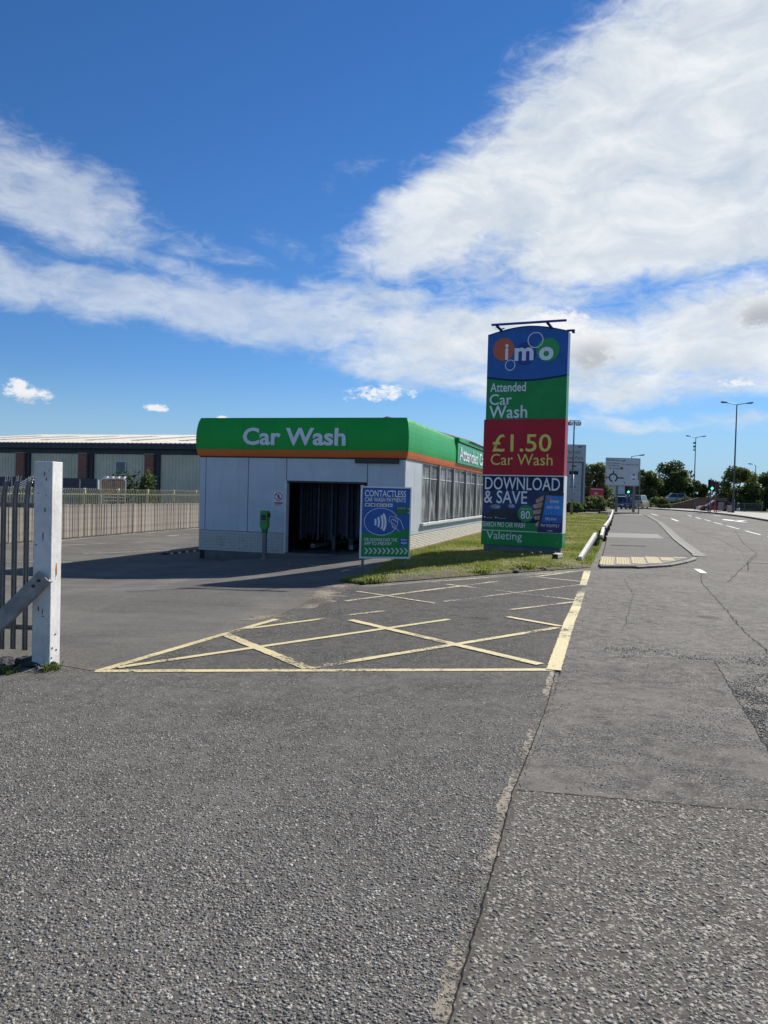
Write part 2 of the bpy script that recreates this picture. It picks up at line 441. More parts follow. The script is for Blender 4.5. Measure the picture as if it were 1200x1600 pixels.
def jag(poly, amp, step, seed):
    rs = random.Random(seed); out = []
    for a, b in zip(poly, poly[1:] + poly[:1]):
        n = max(1, int(math.dist(a, b) / step))
        for k in range(n): out.append((a[0] + (b[0] - a[0]) * k / n + rs.uniform(-amp, amp), a[1] + (b[1] - a[1]) * k / n + rs.uniform(-amp, amp)))
    return out
sheet('road_patch', jag([(0.82, 4.42), (2.33, 4.17), (2.7, 5.3), (3.15, 6.8), (3.58, 8.22), (2.96, 8.26), (1.97, 8.15), (1.74, 7.4), (1.42, 6.3), (1.11, 5.3)], 0.010, 0.05, 3), 0.004, M_patch, 1.0)
sheet('road_patch', [(10.3, 21.8), (12.6, 27.0), (15.6, 36), (18.4, 46), (20.6, 55), (21.3, 54.8), (19.3, 46), (16.6, 36), (13.6, 26.6), (11.4, 21.4)], 0.006, M_patch, 1.0)

def ribbon_world(name, pts, w, dz, m, wob=0.0, sub=0.12, parent=None, seed=1, taper=False):
    rnd = random.Random(seed)
    P = []
    for a, b in zip(pts[:-1], pts[1:]):
        L = math.dist(a, b); n = max(1, int(L / sub))
        for i in range(n): P.append((a[0] + (b[0]-a[0]) * i / n, a[1] + (b[1]-a[1]) * i / n))
    P.append(pts[-1])
    vs = []; fs = []
    for i, p in enumerate(P):
        q0 = P[max(0, i-1)]; q1 = P[min(len(P)-1, i+1)]
        dx, dy = q1[0]-q0[0], q1[1]-q0[1]; L = math.hypot(dx, dy) or 1
        nx, ny = -dy / L, dx / L
        ox = rnd.uniform(-wob, wob)
        ww = w * 0.5
        wa = ww * (1 + (rnd.uniform(-0.5, 0.5) if wob else rnd.uniform(-0.09, 0.09))); wb = ww * (1 + (rnd.uniform(-0.5, 0.5) if wob else rnd.uniform(-0.09, 0.09)))
        for s in (wa + ox, -wb + ox):
            x, y = p[0] + nx * s, p[1] + ny * s
            vs.append((x, y, zg(x, y) + dz))
    for i in range(len(P)-1): fs.append((2*i, 2*i+1, 2*i+3, 2*i+2))
    me = bpy.data.meshes.new(name); me.from_pydata(vs, [], fs); me.update()
    if me.polygons and sum(p.normal.z for p in me.polygons) < 0: me.flip_normals()
    return link_mesh(name, me, m, parent, 'structure')

ribbon_world('road_joint', SEAM[:9], 0.0065, 0.0105, M_joint, 0.004, 0.03, seed=3)
ribbon_world('grit_line', [(p[0] - 0.03, p[1]) for p in SEAM[:8]], 0.05, 0.0085, M_grit, 0.012, 0.05, seed=4)
ribbon_world('road_joint', [(0.80, 4.42), (1.5, 4.30), (2.33, 4.17)], 0.004, 0.0065, M_joint, 0.008, 0.03, seed=5)
ribbon_world('road_joint', [(2.33, 4.17), (2.7, 5.3), (3.15, 6.8), (3.58, 8.22), (2.96, 8.26), (2.4, 8.2)], 0.007, 0.0065, M_joint, 0.010, 0.05, seed=6)
for i, pts in enumerate([[(5.2, 16.5), (4.5, 13.7), (3.7, 11.5), (3.16, 9.98)], [(7.6, 18.3), (6.9, 16.6), (6.5, 15.5), (5.5, 12.3), (4.75, 9.97), (4.42, 8.73), (4.2, 7.8)],
                         [(20.6, 45), (15.0, 32), (12.6, 25.9), (10.6, 22.3), (9.1, 19.1)], [(7.35, 16.33), (8.6, 18.6), (9.7, 20.6), (12.2, 25)], [(12.8, 27.5), (17, 27.2), (24, 27)],
                         [(5.4, 12.0), (6.9, 11.7), (8.5, 11.9)], [(9.3, 19.3), (11, 19.1), (13, 19.3)], [(11.3, 30.2), (13.0, 30.3)]]):
    ribbon_world('road_crack', pts, (0.005, 0.009, 0.014, 0.010, 0.014, 0.006, 0.008, 0.010)[i], 0.0105, M_joint, 0.02, 0.12, seed=20 + i)

# yellow box junction hatching
BOX_Y = [((-2.60, 6.99), (1.70, 7.535), .10), ((-2.57, 6.99), (-1.38, 10.1), .09), ((-1.65, 9.31), (-0.73, 10.28), .08), ((-1.83, 8.95), (-0.68, 7.31), .13),
         ((-2.45, 7.14), (0.92, 10.43), .085), ((-0.68, 7.31), (2.31, 9.99), .095), ((-0.41, 10.17), (1.62, 7.75), .12), ((1.77, 10.78), (2.37, 10.1), .10)]
BOX_F = [((-0.56, 12.01), (4.75, 18.09), .09), ((-0.25, 13.93), (4.7, 17.98), .07), ((0.97, 14.78), (3.27, 12.74), .09), ((0.99, 12.17), (3.96, 15.12), .08),
         ((3.01, 16.54), (4.11, 15.59), .09), ((-0.49, 10.54), (0.05, 11.05), .08), ((-0.44, 13.24), (0.83, 11.93), .08), ((1.94, 11.46), (3.23, 12.58), .08)]
for i, (a, b, w) in enumerate(BOX_Y): ribbon_world('yellow_box_line', [a, b], w, 0.0115 + 0.0006 * i, M_yellow, 0, 0.06, seed=40 + i)
for i, (a, b, w) in enumerate(BOX_F): ribbon_world('yellow_box_line', [a, b], w, 0.0115 + 0.0006 * i, M_yellow_worn, 0, 0.06, seed=60 + i)
ribbon_world('yellow_box_line', [(1.70, 7.50), (2.55, 10.4), (3.05, 12.0)], 0.14, 0.0175, M_yellow, 0, 0.015, seed=80)
ribbon_world('yellow_box_line', [(3.05, 12.0), (3.9, 14.9), (4.25, 16.1)], 0.135, 0.0175, M_yellow_worn, 0, 0.015, seed=81)
ribbon_world('yellow_box_line', [(4.25, 16.1), (4.79, 17.95)], 0.15, 0.0175, M_yellow, 0, 0.015, seed=82)
for i, (a, b, w) in enumerate([((20.14, 41.05), (21.48, 45.67), .14), ((22.17, 47.97), (23.3, 52.3), .14), ((23.83, 54.1), (24.63, 57.45), .14), ((25.13, 59.1), (26.0, 62.37), .14),
                               ((26.2, 63.6), (27.27, 67.33), .14), ((27.8, 69.5), (28.8, 73), .14), ((18.6, 35.5), (19.6, 39.2), .14), ((22.1, 57.74), (23.33, 62.43), .22), ((24.6, 69), (25.7, 74), .2), ((7.9, 19.3), (7.62, 18.2), .16),
                               ((31.5, 72), (32.5, 76), .14), ((33, 78), (33.8, 82), .14), ((34.2, 84), (34.8, 88), .14)]):
    ribbon_world('lane_dash', [a, b], w, 0.0105, M_white_road, 0, 0.3, seed=90 + i)
# turn arrow painted in the right-hand lane
def flat(name, poly, dz, m, **kw): return sheet(name, poly, dz, m, step=0, **kw)
flat('lane_arrow', [(27.55, 58.6), (27.75, 58.6), (28.3, 62.6), (28.6, 62.5), (28.55, 64.4), (27.6, 62.9), (27.95, 62.75)], 0.0105, M_white_road)
flat('lane_arrow', [(27.95, 60.6), (28.1, 60.6), (28.9, 61.6), (29.1, 61.3), (29.25, 62.6), (28.4, 62.0), (28.7, 61.8)], 0.0125, M_white_road)
# bay lines in the car park
for i, (a, b, w) in enumerate([((-12.2, 26.3), (-9.2, 30.2), .09), ((-9.4, 24.1), (-7.3, 26.4), .09), ((-7.3, 26.4), (-5.9, 29.5), .09), ((-12.9, 27.2), (-10.0, 41.5), .10), ((-9.6, 34.2), (-9.0, 35.6), .16), ((-8.2, 33.6), (-7.8, 35.2), .16), ((-18, 19.7), (-8.6, 21.4), .08),
                               ((-0.9, 16.9), (-0.3, 18.8), .08), ((-2.4, 19.5), (-0.45, 17.6), .05)]):
    ribbon_world('bay_line', [a, b], w, 0.0125, M_white_faded, 0, 0.2, seed=120 + i)
for i, pts in enumerate([[(-8.2, 16.2), (-5.2, 17.7), (-3.4, 18.5)], [(-4.4, 13.2), (-2.8, 14.1), (-1.2, 14.6)]]):
    ribbon_world('car_park_crack', pts, 0.03, 0.0105, M_joint, 0.05, 0.2, seed=140 + i)
ribbon_world('grit_line', [(-3.6, 7.28), (-2.95, 7.12), (-2.6, 6.98)], 0.22, 0.0095, M_grit, 0.05, 0.07, seed=150)
ribbon_world('grit_line', [(-1.5, 9.9), (-1.05, 12.2), (-0.72, 14.5)], 0.55, 0.0100, M_grit, 0.1, 0.2, seed=151)

# ------------------------------------------------------------------ loose-looking aggregate proud of the surface near the camera
def chips_material(name, stops):
    m = bpy.data.materials.new(name); m.use_nodes = True
    g = NG(m.node_tree); b = g.n['Principled BSDF']
    at = g.new('ShaderNodeAttribute', attribute_name='tint')
    tc = g.new('ShaderNodeTexCoord').outputs['Object']
    c = g.ramp(at.outputs['Fac'], stops)
    c = g.mix(g.mr(g.noise(tc, 300, 3), 0.3, 0.7, 0, 0.35), c, g.mix(1.0, c, (0.6, 0.6, 0.6, 1), 'MULTIPLY'))
    c = g.mix(1.0, c, (1.03, 1.0, 0.94, 1), 'MULTIPLY')
    g.l.new(c, b.inputs['Base Color']); b.inputs['Roughness'].default_value = 0.8
    b.inputs['Specular IOR Level'].default_value = 0.25
    return m
def seam_x(y):
    return np.interp(y, [p[1] for p in SEAM], [p[0] for p in SEAM])
def chips(name, n, region, rmin, rmax, dz, m, seed, flatness=(0.08, 0.26)):
    rs = np.random.RandomState(seed)
    # candidates thinned with distance so the layer fades into the texture
    P = []
    need = n
    while need > 0:
        y = rs.uniform(1.9, 9.0, need * 4); x = rs.uniform(-0.62, 0.62, need * 4) * (y + 0.5)
        keep = region(x, y, rs)
        q = np.stack([x[keep], y[keep]], 1)[:need]
        P.append(q); need -= len(q)
    P = np.concatenate(P); n = len(P)
    r = rs.uniform(0, 1, n) ** 1.6 * (rmax - rmin) + rmin
    K = 6
    ang = (np.arange(K) / K * 2 * PI)[None] + rs.uniform(0, 2 * PI, n)[:, None] + rs.uniform(-0.3, 0.3, (n, K))
    el = rs.uniform(0.45, 0.9, n)[:, None]; rot = rs.uniform(0, PI, n)
    rad = r[:, None] * rs.uniform(0.75, 1.15, (n, K))
    lx = np.cos(ang) * rad; ly = np.sin(ang) * rad * el
    cx = lx * np.cos(rot)[:, None] - ly * np.sin(rot)[:, None]; cy = lx * np.sin(rot)[:, None] + ly * np.cos(rot)[:, None]
    h = r * rs.uniform(*flatness, n)
    tx = rs.uniform(-0.35, 0.35, n)[:, None]; ty = rs.uniform(-0.35, 0.35, n)[:, None]
    bot = np.stack([P[:, :1] + cx, P[:, 1:] + cy, np.full((n, K), dz - 0.002)], 2)
    k = rs.uniform(0.72, 0.93, n)[:, None]
    top = np.stack([P[:, :1] + cx * k, P[:, 1:] + cy * k, dz + h[:, None] + (tx * cx + ty * cy) * 0.6], 2)
    V = np.concatenate([bot, top], 1).reshape(-1, 3)
    quads = np.array([[i, (i + 1) % K, K + (i + 1) % K, K + i] for i in range(K)])
    capq = np.array([[6, 7, 8, 9], [6, 9, 10, 11]])
    F = np.concatenate([quads, capq])
    F = (F[None] + (np.arange(n) * 2 * K)[:, None, None]).reshape(-1, 4)
    me = bpy.data.meshes.new(name)
    me.vertices.add(len(V)); me.vertices.foreach_set('co', V.astype(np.float32).ravel())
    me.loops.add(F.size); me.loops.foreach_set('vertex_index', F.astype(np.int32).ravel())
    me.polygons.add(len(F)); me.polygons.foreach_set('loop_start', (np.arange(len(F)) * 4).astype(np.int32))
    me.update(calc_edges=True)
    a = me.attributes.new('tint', 'FLOAT', 'POINT')
    a.data.foreach_set('value', np.repeat(rs.uniform(0, 1, n), 2 * K).astype(np.float32))
    o = link_mesh(name, me, m, None, 'stuff')
    return o
M_chipA = chips_material('grey_chippings', [(0.0, (0.085, 0.082, 0.077)), (0.25, (0.14, 0.136, 0.128)), (0.5, (0.20, 0.194, 0.182)), (0.75, (0.27, 0.26, 0.242)), (0.94, (0.37, 0.355, 0.33)), (1.0, (0.56, 0.54, 0.49))])
M_chipB = chips_material('pale_chippings', [(0.0, (0.13, 0.122, 0.11)), (0.2, (0.19, 0.179, 0.16)), (0.55, (0.26, 0.246, 0.22)), (0.9, (0.33, 0.312, 0.28)), (1.0, (0.42, 0.40, 0.36))])
M_chipD = chips_material('dark_chippings', [(0.0, (0.05, 0.048, 0.045)), (0.5, (0.11, 0.106, 0.10)), (0.9, (0.19, 0.182, 0.17)), (1.0, (0.34, 0.33, 0.30))])
def fade(y, a, b): return np.clip((b - y) / (b - a), 0, 1)
def cl(x, y, rs):   # patchy cover
    v = np.sin(x * 2.3 + 1.3 * np.sin(y * 1.9)) * np.sin(y * 1.7 + 0.8 * np.sin(x * 3.1)) * 0.5 + 0.5
    return v
def regA(x, y, rs):
    return (x < seam_x(y) - 0.015) & (rs.uniform(0, 1, len(x)) < fade(y, 3.6, 7.0) * (0.45 + 0.55 * cl(x, y, rs))) & (y < 6.95)
def regB(x, y, rs):
    return (x > seam_x(y) + 0.02) & (y < 4.43 - 0.16 * (x - 0.8)) & (rs.uniform(0, 1, len(x)) < 0.75 + 0.25 * cl(x * 1.7, y, rs))
def regC(x, y, rs):
    return (x > seam_x(y) + 0.03) & (y > 4.5 - 0.16 * (x - 0.8)) & (y < 8.9) & (rs.uniform(0, 1, len(x)) < fade(y, 5.5, 9.2) * np.clip(cl(x * 1.6 + 5, y * 2.0, rs) * 2.4 - 0.75, 0.04, 1))
tag(chips('grey_chippings', 70000, regA, 0.004, 0.0115, 0.006, M_chipA, 11), 'fine grey stone chippings set in the forecourt tarmac', 'chippings')
tag(chips('pale_chippings', 17000, regB, 0.006, 0.0165, 0.002, M_chipB, 12, (0.03, 0.12)), 'coarse pale stone chippings set in the road beside the seam', 'chippings')
tag(chips('dark_chippings', 30000, regC, 0.004, 0.011, 0.003, M_chipD, 13), 'dark stone chippings in the square road patch', 'chippings')

def in_poly(x, y, poly):
    c = False; j = len(poly) - 1
    for i in range(len(poly)):
        xi, yi = poly[i]; xj, yj = poly[j]
        if ((yi > y) != (yj > y)) and (x < (xj - xi) * (y - yi) / (yj - yi) + xi): c = not c
        j = i
    return c
# ------------------------------------------------------------------ pavement, kerbs, tactile paving
PL = [(5.35, 18.87), (7.46, 25.86), (11.9, 40.6), (16.74, 56.46), (20.6, 69.0)]
PR = [(9.25, 22.95), (9.6, 23.9), (12.3, 32.6), (15.7, 43.0), (19.2, 54.2), (21.9, 64.0), (23.3, 69.2)]
FRONT = [(5.35, 18.87), (6.25, 19.11), (7.34, 19.92), (8.2, 21.08), (8.85, 22.1), (9.25, 22.95)]
PZ = 0.055
pav = sheet('pavement', FRONT + PR[1:] + PL[::-1][:-1], PZ, M_path, 1.0, thick=0.12)
flat('pavement_patch', [(9.6, 33.2), (12.2, 33.4), (13.4, 37.6), (10.9, 37.8)], PZ + 0.005, mat('pale_patch', (0.165, 0.155, 0.14), 0.85, 0.15, 8, 0.3, 90))
flat('pavement_patch', [(8.1, 27.4), (9.3, 27.3), (9.45, 27.6), (8.2, 27.7)], PZ + 0.005, M_joint)
def poly_walk(pts, step):
    out = []; carry = 0.0
    for a, b in zip(pts[:-1], pts[1:]):
        a = Vector(a); b = Vector(b); L = (b - a).length; t = carry
        while t + step <= L + 1e-6:
            out.append((a.lerp(b, t / L), a.lerp(b, min(1, (t + step) / L)))); t += step
        carry = 0.0
        if L - t > 0.15: out.append((a.lerp(b, t / L), b))
    return out
kerb = empty('kerb', (9.25, 22.95, 0)); tag(kerb, kind='structure')
for a, b in poly_walk(FRONT[1:], 0.46) + poly_walk(PR, 0.914):
    d = (b - a).normalized(); n = Vector((d.y, -d.x)); near = a.y < 22.6
    mb = MB(); gap = 0.006
    a2 = a + d * gap; b2 = b - d * gap
    z0 = zg(a.x, a.y); top = PZ + (0.004 if near else 0.035)
    q = [a2 - n * 0.0, b2 - n * 0.0, b2 + n * 0.14, a2 + n * 0.14]
    mb.add([(p.x - 9.25, p.y - 22.95, z0 - 0.08) for p in q] + [(p.x - 9.25, p.y - 22.95, z0 + top + (0.0 if k < 2 else -0.006)) for k, p in enumerate(q)],
           [(0,1,2,3),(4,7,6,5),(0,4,5,1),(1,5,6,2),(2,6,7,3),(3,7,4,0)])
    mb.build('kerb_stone', M_concrete, kerb, bevel=0.008)
chan = [(Vector(p) + Vector((0.32, -0.09))) for p in PR]
ribbon_world('concrete_channel', [(p.x, p.y) for p in chan[1:]], 0.27, 0.0125, M_channel, 0, 0.5, seed=170)
ribbon_world('path_end_strip', [(19.9, 68.6), (23.6, 69.4)], 0.35, PZ + 0.012, mat('white_edge', (0.62, 0.6, 0.55), 0.8), 0, 0.3, seed=171)
tac = empty('tactile_paving', (5.5, 19.2, 0)); tag(tac, kind='structure')
def tact_mesh():
    mb = MB(); mb.box(-0.182, 0.182, -0.182, 0.182, -0.03, 0.008)
    for i in range(6):
        for j in range(6):
            x = -0.165 + i * 0.066; y = -0.165 + j * 0.066
            mb.lathe((x, y, 0.0075), [(0.013, 0), (0.009, 0.003)], 5)
    me = mb.mesh('tactile_slab'); me.materials.append(M_tactile); return me
tme = tact_mesh()
TPOLY = [(5.46, 19.02), (6.25, 19.28), (7.28, 20.06), (8.1, 21.2), (8.7, 22.15), (8.95, 22.62), (6.35, 21.95)]
sheet('tactile_bedding', TPOLY, PZ + 0.004, M_channel, 1.0)
ey = Vector((0.29, 0.957)); ex = Vector((0.957, -0.29)); o0 = Vector((5.3, 18.9))
for j in range(-2, 12):
    for i in range(-4, 12):
        c = o0 + ex * (0.2 + 0.4 * i) + ey * (0.2 + 0.4 * j)
        if not all(in_poly(c.x + ex.x * a + ey.x * b, c.y + ex.y * a + ey.y * b, TPOLY) for a, b in ((-.06, -.1), (.06, -.1), (-.06, .1), (.06, .1))): continue
        o = bpy.data.objects.new('tactile_slab', tme); col.objects.link(o); o.parent = tac
        o.location = (c.x - 5.5, c.y - 19.2, PZ + 0.003); o.rotation_euler = (0, 0, math.atan2(ex.y, ex.x))

# island and far pavements on the right
M_isl = mat('island_paving', (0.27, 0.245, 0.205), 0.85, 0.18, 3, 0.3, 60, grime=0.3)
ISL = [(29.5, 45), (30.2, 58), (33, 70), (36, 85), (38, 100), (38, 118), (36, 128)]
sheet('traffic_island', ISL + [(42, 128), (46, 110), (43, 85), (39, 64), (38, 45)], 0.14, M_isl, 2.0, thick=0.2)
ik = empty('island_kerb', (30.2, 58, 0)); tag(ik, kind='structure')
for a, b in poly_walk(ISL, 1.8):
    d = (b - a).normalized(); n = Vector((-d.y, d.x))
    z0 = zg(a.x, a.y); mb = MB(); q = [a + d * 0.01, b - d * 0.01, b - d * 0.01 + n * 0.16, a + d * 0.01 + n * 0.16]
    mb.add([(p.x - 30.2, p.y - 58, z0 - 0.05) for p in q] + [(p.x - 30.2, p.y - 58, z0 + 0.15) for p in q], [(0,1,2,3),(4,7,6,5),(0,4,5,1),(1,5,6,2),(2,6,7,3),(3,7,4,0)])
    mb.build('kerb_stone', M_concrete, ik)
sheet('side_road', [(39.2, 45), (39.2, 64), (43.2, 85), (46.2, 110), (60, 110), (75, 45)], 0.03, M_road, 2.0)
sheet('far_pavement', [(20.9, 70.5), (24.5, 74), (25.8, 88), (26.5, 104), (28, 112), (24.5, 116), (22, 100), (20.5, 84)], 0.09, M_path, 2.0, thick=0.15)

# ------------------------------------------------------------------ grass verge
def turf_h(x, y):
    n = mnoise.fractal(Vector((x * 0.7, y * 0.7, 3.1)), 1.0, 2.0, 4)
    return n
VERGE = [(-0.82, 14.85), (-0.35, 14.35), (0.75, 15.2), (2.1, 16.4), (4.45, 18.4), (5.12, 18.95), (7.3, 25.9), (11.75, 40.6), (16.6, 56.5), (19.3, 66.5),
         (13, 68), (8.5, 50), (5.6, 38.5), (0.9, 22.2), (0.45, 20.2), (-0.35, 16.4)]
def edge_dist(x, y, poly):
    best = 9
    for (x1, y1), (x2, y2) in zip(poly, poly[1:] + poly[:1]):
        dx, dy = x2 - x1, y2 - y1
        t = max(0, min(1, ((x - x1) * dx + (y - y1) * dy) / (dx * dx + dy * dy)))
        best = min(best, math.hypot(x - x1 - t * dx, y - y1 - t * dy))
    return best
def verge_z(x, y):
    e = edge_dist(x, y, VERGE)
    return zg(x, y) + 0.015 + 0.085 * S(e / 0.8) + 0.035 * turf_h(x, y) * S(e / 0.5)
def turf_mat():
    m = bpy.data.materials.new('turf'); m.use_nodes = True
    g = NG(m.node_tree); b = g.n['Principled BSDF']
    tc = g.new('ShaderNodeTexCoord').outputs['Object']
    n = g.noise(tc, 0.8, 7, 0.65, 0.4); n2 = g.noise(tc, 14, 5, 0.7)
    c = g.ramp(g.math('ADD', g.math('MULTIPLY', n, 0.65), g.math('MULTIPLY', n2, 0.35)),
               [(0.33, (0.10, 0.08, 0.05)), (0.42, (0.15, 0.135, 0.06)), (0.5, (0.15, 0.165, 0.045)), (0.66, (0.20, 0.21, 0.06))])
    # bare, scuffed earth along the crossing edge
    sep = g.new('ShaderNodeSeparateXYZ'); g.l.new(tc, sep.inputs[0])
    dl = g.math('SUBTRACT', sep.outputs[1], g.math('ADD', g.math('MULTIPLY', sep.outputs[0], 0.84), 14.55))
    dl = g.math('ADD', dl, g.math('MULTIPLY', g.math('SUBTRACT', n, 0.5), 2.6))
    c = g.mix(g.mr(dl, 0.1, 0.9, 0.85, 0.0), c, g.ramp(n2, [(0.35, (0.045, 0.033, 0.024)), (0.65, (0.15, 0.12, 0.085))]))
    g.l.new(c, b.inputs['Base Color']); b.inputs['Roughness'].default_value = 0.95
    g.l.new(g.bump(n2, 1.0, 0.05), b.inputs['Normal'])
    return m
verge = sheet('grass_verge', VERGE, 0, turf_mat(), 0.5, zf=verge_z)

def grass_blades(name, n, poly, seed, hmin, hmax, m, label):
    rs = random.Random(seed)
    xs = [p[0] for p in poly]; ys = [p[1] for p in poly]
    V = []; F = []; T = []
    cnt = 0; tries = 0
    while cnt < n and tries < n * 30:
        tries += 1
        t = rs.random()
        y = min(ys) + (max(ys) - min(ys)) * t ** 2.2
        x = rs.uniform(min(xs), max(xs))
        if not in_poly(x, y, poly): continue
        nv = mnoise.fractal(Vector((x * 0.55, y * 0.55, 0.0)), 1.0, 2.0, 4)
        dl = y - (0.84 * x + 14.35) + nv * 0.9
        if y < 19.5 and dl < 0.75 and rs.random() > 0.25: continue
        if nv < -0.18 and rs.random() < 0.75: continue
        z = verge_z(x, y)
        k = 1 + max(0, (y - 18)) / 22.0
        ed = edge_dist(x, y, poly)
        h = rs.uniform(hmin, hmax) * (0.8 + 0.9 * max(0, nv)) * (1.8 if ed < 0.25 and y > 18 else 1.0)
        w = 0.008 * k
        a = rs.uniform(0, PI); dx, dy = math.cos(a) * w, math.sin(a) * w
        lx, ly = rs.gauss(0, 0.5) * h, rs.gauss(0, 0.5) * h
        b = len(V)
        V += [(x - dx, y - dy, z - 0.01), (x + dx, y + dy, z - 0.01), (x + lx * .4 + dx * .6, y + ly * .4 + dy * .6, z + h * .6), (x + lx * .4 - dx * .6, y + ly * .4 - dy * .6, z + h * .6), (x + lx, y + ly, z + h)]
        F += [(b, b+1, b+2, b+3), (b+3, b+2, b+4)]
        tv = min(1, max(0, 0.5 + nv * 0.6 + rs.gauss(0, 0.18))); T += [tv] * 5
        cnt += 1
    me = bpy.data.meshes.new(name); me.from_pydata(V, [], F); me.update()
    at = me.attributes.new('tint', 'FLOAT', 'POINT'); at.data.foreach_set('value', T)
    return tag(link_mesh(name, me, m, None, 'stuff'), label, 'grass')
def leaf_mat(name, stops, rough=0.6, trans=0.25):
    if name in MATS: return MATS[name]
    m = bpy.data.materials.new(name); m.use_nodes = True
    g = NG(m.node_tree); b = g.n['Principled BSDF']; out = g.n['Material Output']
    at = g.new('ShaderNodeAttribute', attribute_name='tint')
    c = g.ramp(at.outputs['Fac'], stops)
    g.l.new(c, b.inputs['Base Color']); b.inputs['Roughness'].default_value = rough; b.inputs['Specular IOR Level'].default_value = 0.25
    tr = g.new('ShaderNodeBsdfTranslucent'); g.l.new(c, tr.inputs[0])
    mx = g.new('ShaderNodeMixShader'); mx.inputs[0].default_value = trans
    g.l.new(b.outputs[0], mx.inputs[1]); g.l.new(tr.outputs[0], mx.inputs[2]); g.l.new(mx.outputs[0], out.inputs[0])
    MATS[name] = m
    return m
M_grass = leaf_mat('grass_blades', [(0.1, (0.38, 0.33, 0.13)), (0.35, (0.34, 0.335, 0.095)), (0.6, (0.25, 0.285, 0.065)), (0.9, (0.16, 0.215, 0.045))], 0.6, 0.45)
grass_blades('grass', 110000, VERGE, 31, 0.03, 0.075, M_grass, 'short patchy grass on the verge around the tall sign')
# dandelions, clods and tufts on the verge
def tuft(name, x, y, z, n, h, m, label, seed, cat='weed', group=None, spread=0.12):
    rs = random.Random(seed); V = []; F = []; T = []
    for _ in range(n):
        a = rs.uniform(0, 2 * PI); r = rs.uniform(0, spread); hh = h * rs.uniform(0.5, 1.1); l = rs.uniform(0.3, 1.0) * hh
        px, py = r * math.cos(a), r * math.sin(a); w = rs.uniform(0.006, 0.014)
        b = len(V); c, s = math.cos(a), math.sin(a)
        V += [(px + s * w, py - c * w, -0.01), (px - s * w, py + c * w, -0.01), (px + c * l * .5 - s * w, py + s * l * .5 + c * w, hh * .7), (px + c * l * .5 + s * w, py + s * l * .5 - c * w, hh * .7), (px + c * l, py + s * l, hh * rs.uniform(.6, 1))]
        F += [(b, b+1, b+2, b+3), (b+3, b+2, b+4)]; T += [min(1, max(0, rs.gauss(.6, .25)))] * 5
    me = bpy.data.meshes.new(name); me.from_pydata(V, [], F); me.update()
    at = me.attributes.new('tint', 'FLOAT', 'POINT'); at.data.foreach_set('value', T)
    o = link_mesh(name, me, m); o.location = (x, y, z)
    return tag(o, label, cat, group)
for i, (x, y, lab) in enumerate([(2.15, 16.75, 'bushy grass tuft at the kerbless verge edge below the tall sign'), (3.35, 17.95, 'bright grass tuft beside the churned earth on the verge'),
                                 (-0.1, 14.75, 'grass tuft at the left tip of the verge by the sign leg')]):
    tuft('grass_tuft', x, y, verge_z(x, y), 160, 0.13, M_grass, lab, 50 + i, 'grass tuft', None, 0.2)
M_mud = mat('mud', (0.12, 0.09, 0.065), 0.95, 0.4, 12, 1.0, 30)
def lump(rs, r, sq=0.6, sub=2, amp=0.5):
    bm = bmesh.new(); bmesh.ops.create_icosphere(bm, subdivisions=sub, radius=r)
    off = Vector((rs.uniform(-50, 50), rs.uniform(-50, 50), rs.uniform(-50, 50)))
    for v in bm.verts:
        k = 1 + amp * mnoise.fractal(v.co / r * 1.3 + off, 1.0, 2.0, 3)
        v.co = Vector((v.co.x * k, v.co.y * k, v.co.z * k * sq))
    return bm
rs_ = random.Random(5)
mbm = bmesh.new()
for _ in range(46):
    t = rs_.random(); x = 2.6 + 1.9 * t + rs_.gauss(0, .25); y = 0.84 * x + 15.25 + rs_.gauss(0, .25)
    l = lump(rs_, rs_.uniform(0.025, 0.085), 0.4, 2)
    me_ = bpy.data.meshes.new('t'); l.to_mesh(me_); l.free()
    me_.transform(Matrix.Translation((x, y, zg(x, y) + 0.045))); mbm.from_mesh(me_); bpy.data.meshes.remove(me_)
me = bpy.data.meshes.new('churned_earth'); mbm.to_mesh(me); mbm.free()
tag(link_mesh('churned_earth', me, M_mud, None, 'stuff'), 'dark churned earth clods along the verge edge', 'soil')
M_dand = mat('dandelion_yellow', (0.75, 0.55, 0.03), 0.7)
M_stem = mat('stem_green', (0.10, 0.16, 0.04), 0.7)
for i, (x, y) in enumerate([(3.95, 20.4), (4.25, 20.75), (4.05, 21.0), (4.75, 21.2), (3.6, 19.9)]):
    z = verge_z(x, y)
    d = empty('dandelion', (x, y, z), 0, 'small yellow dandelion in the grass before the tall sign', 'flower', 'dandelions below the tall sign')
    MB().tube((0, 0, 0), (0.01, 0, 0.10), 0.004, n=5).build('stem', M_stem, d)
    MB().lathe((0.01, 0, 0.095), [(0.008, 0), (0.03, 0.008), (0.032, 0.016), (0.012, 0.022)], 9).build('flower_head', M_dand, d)

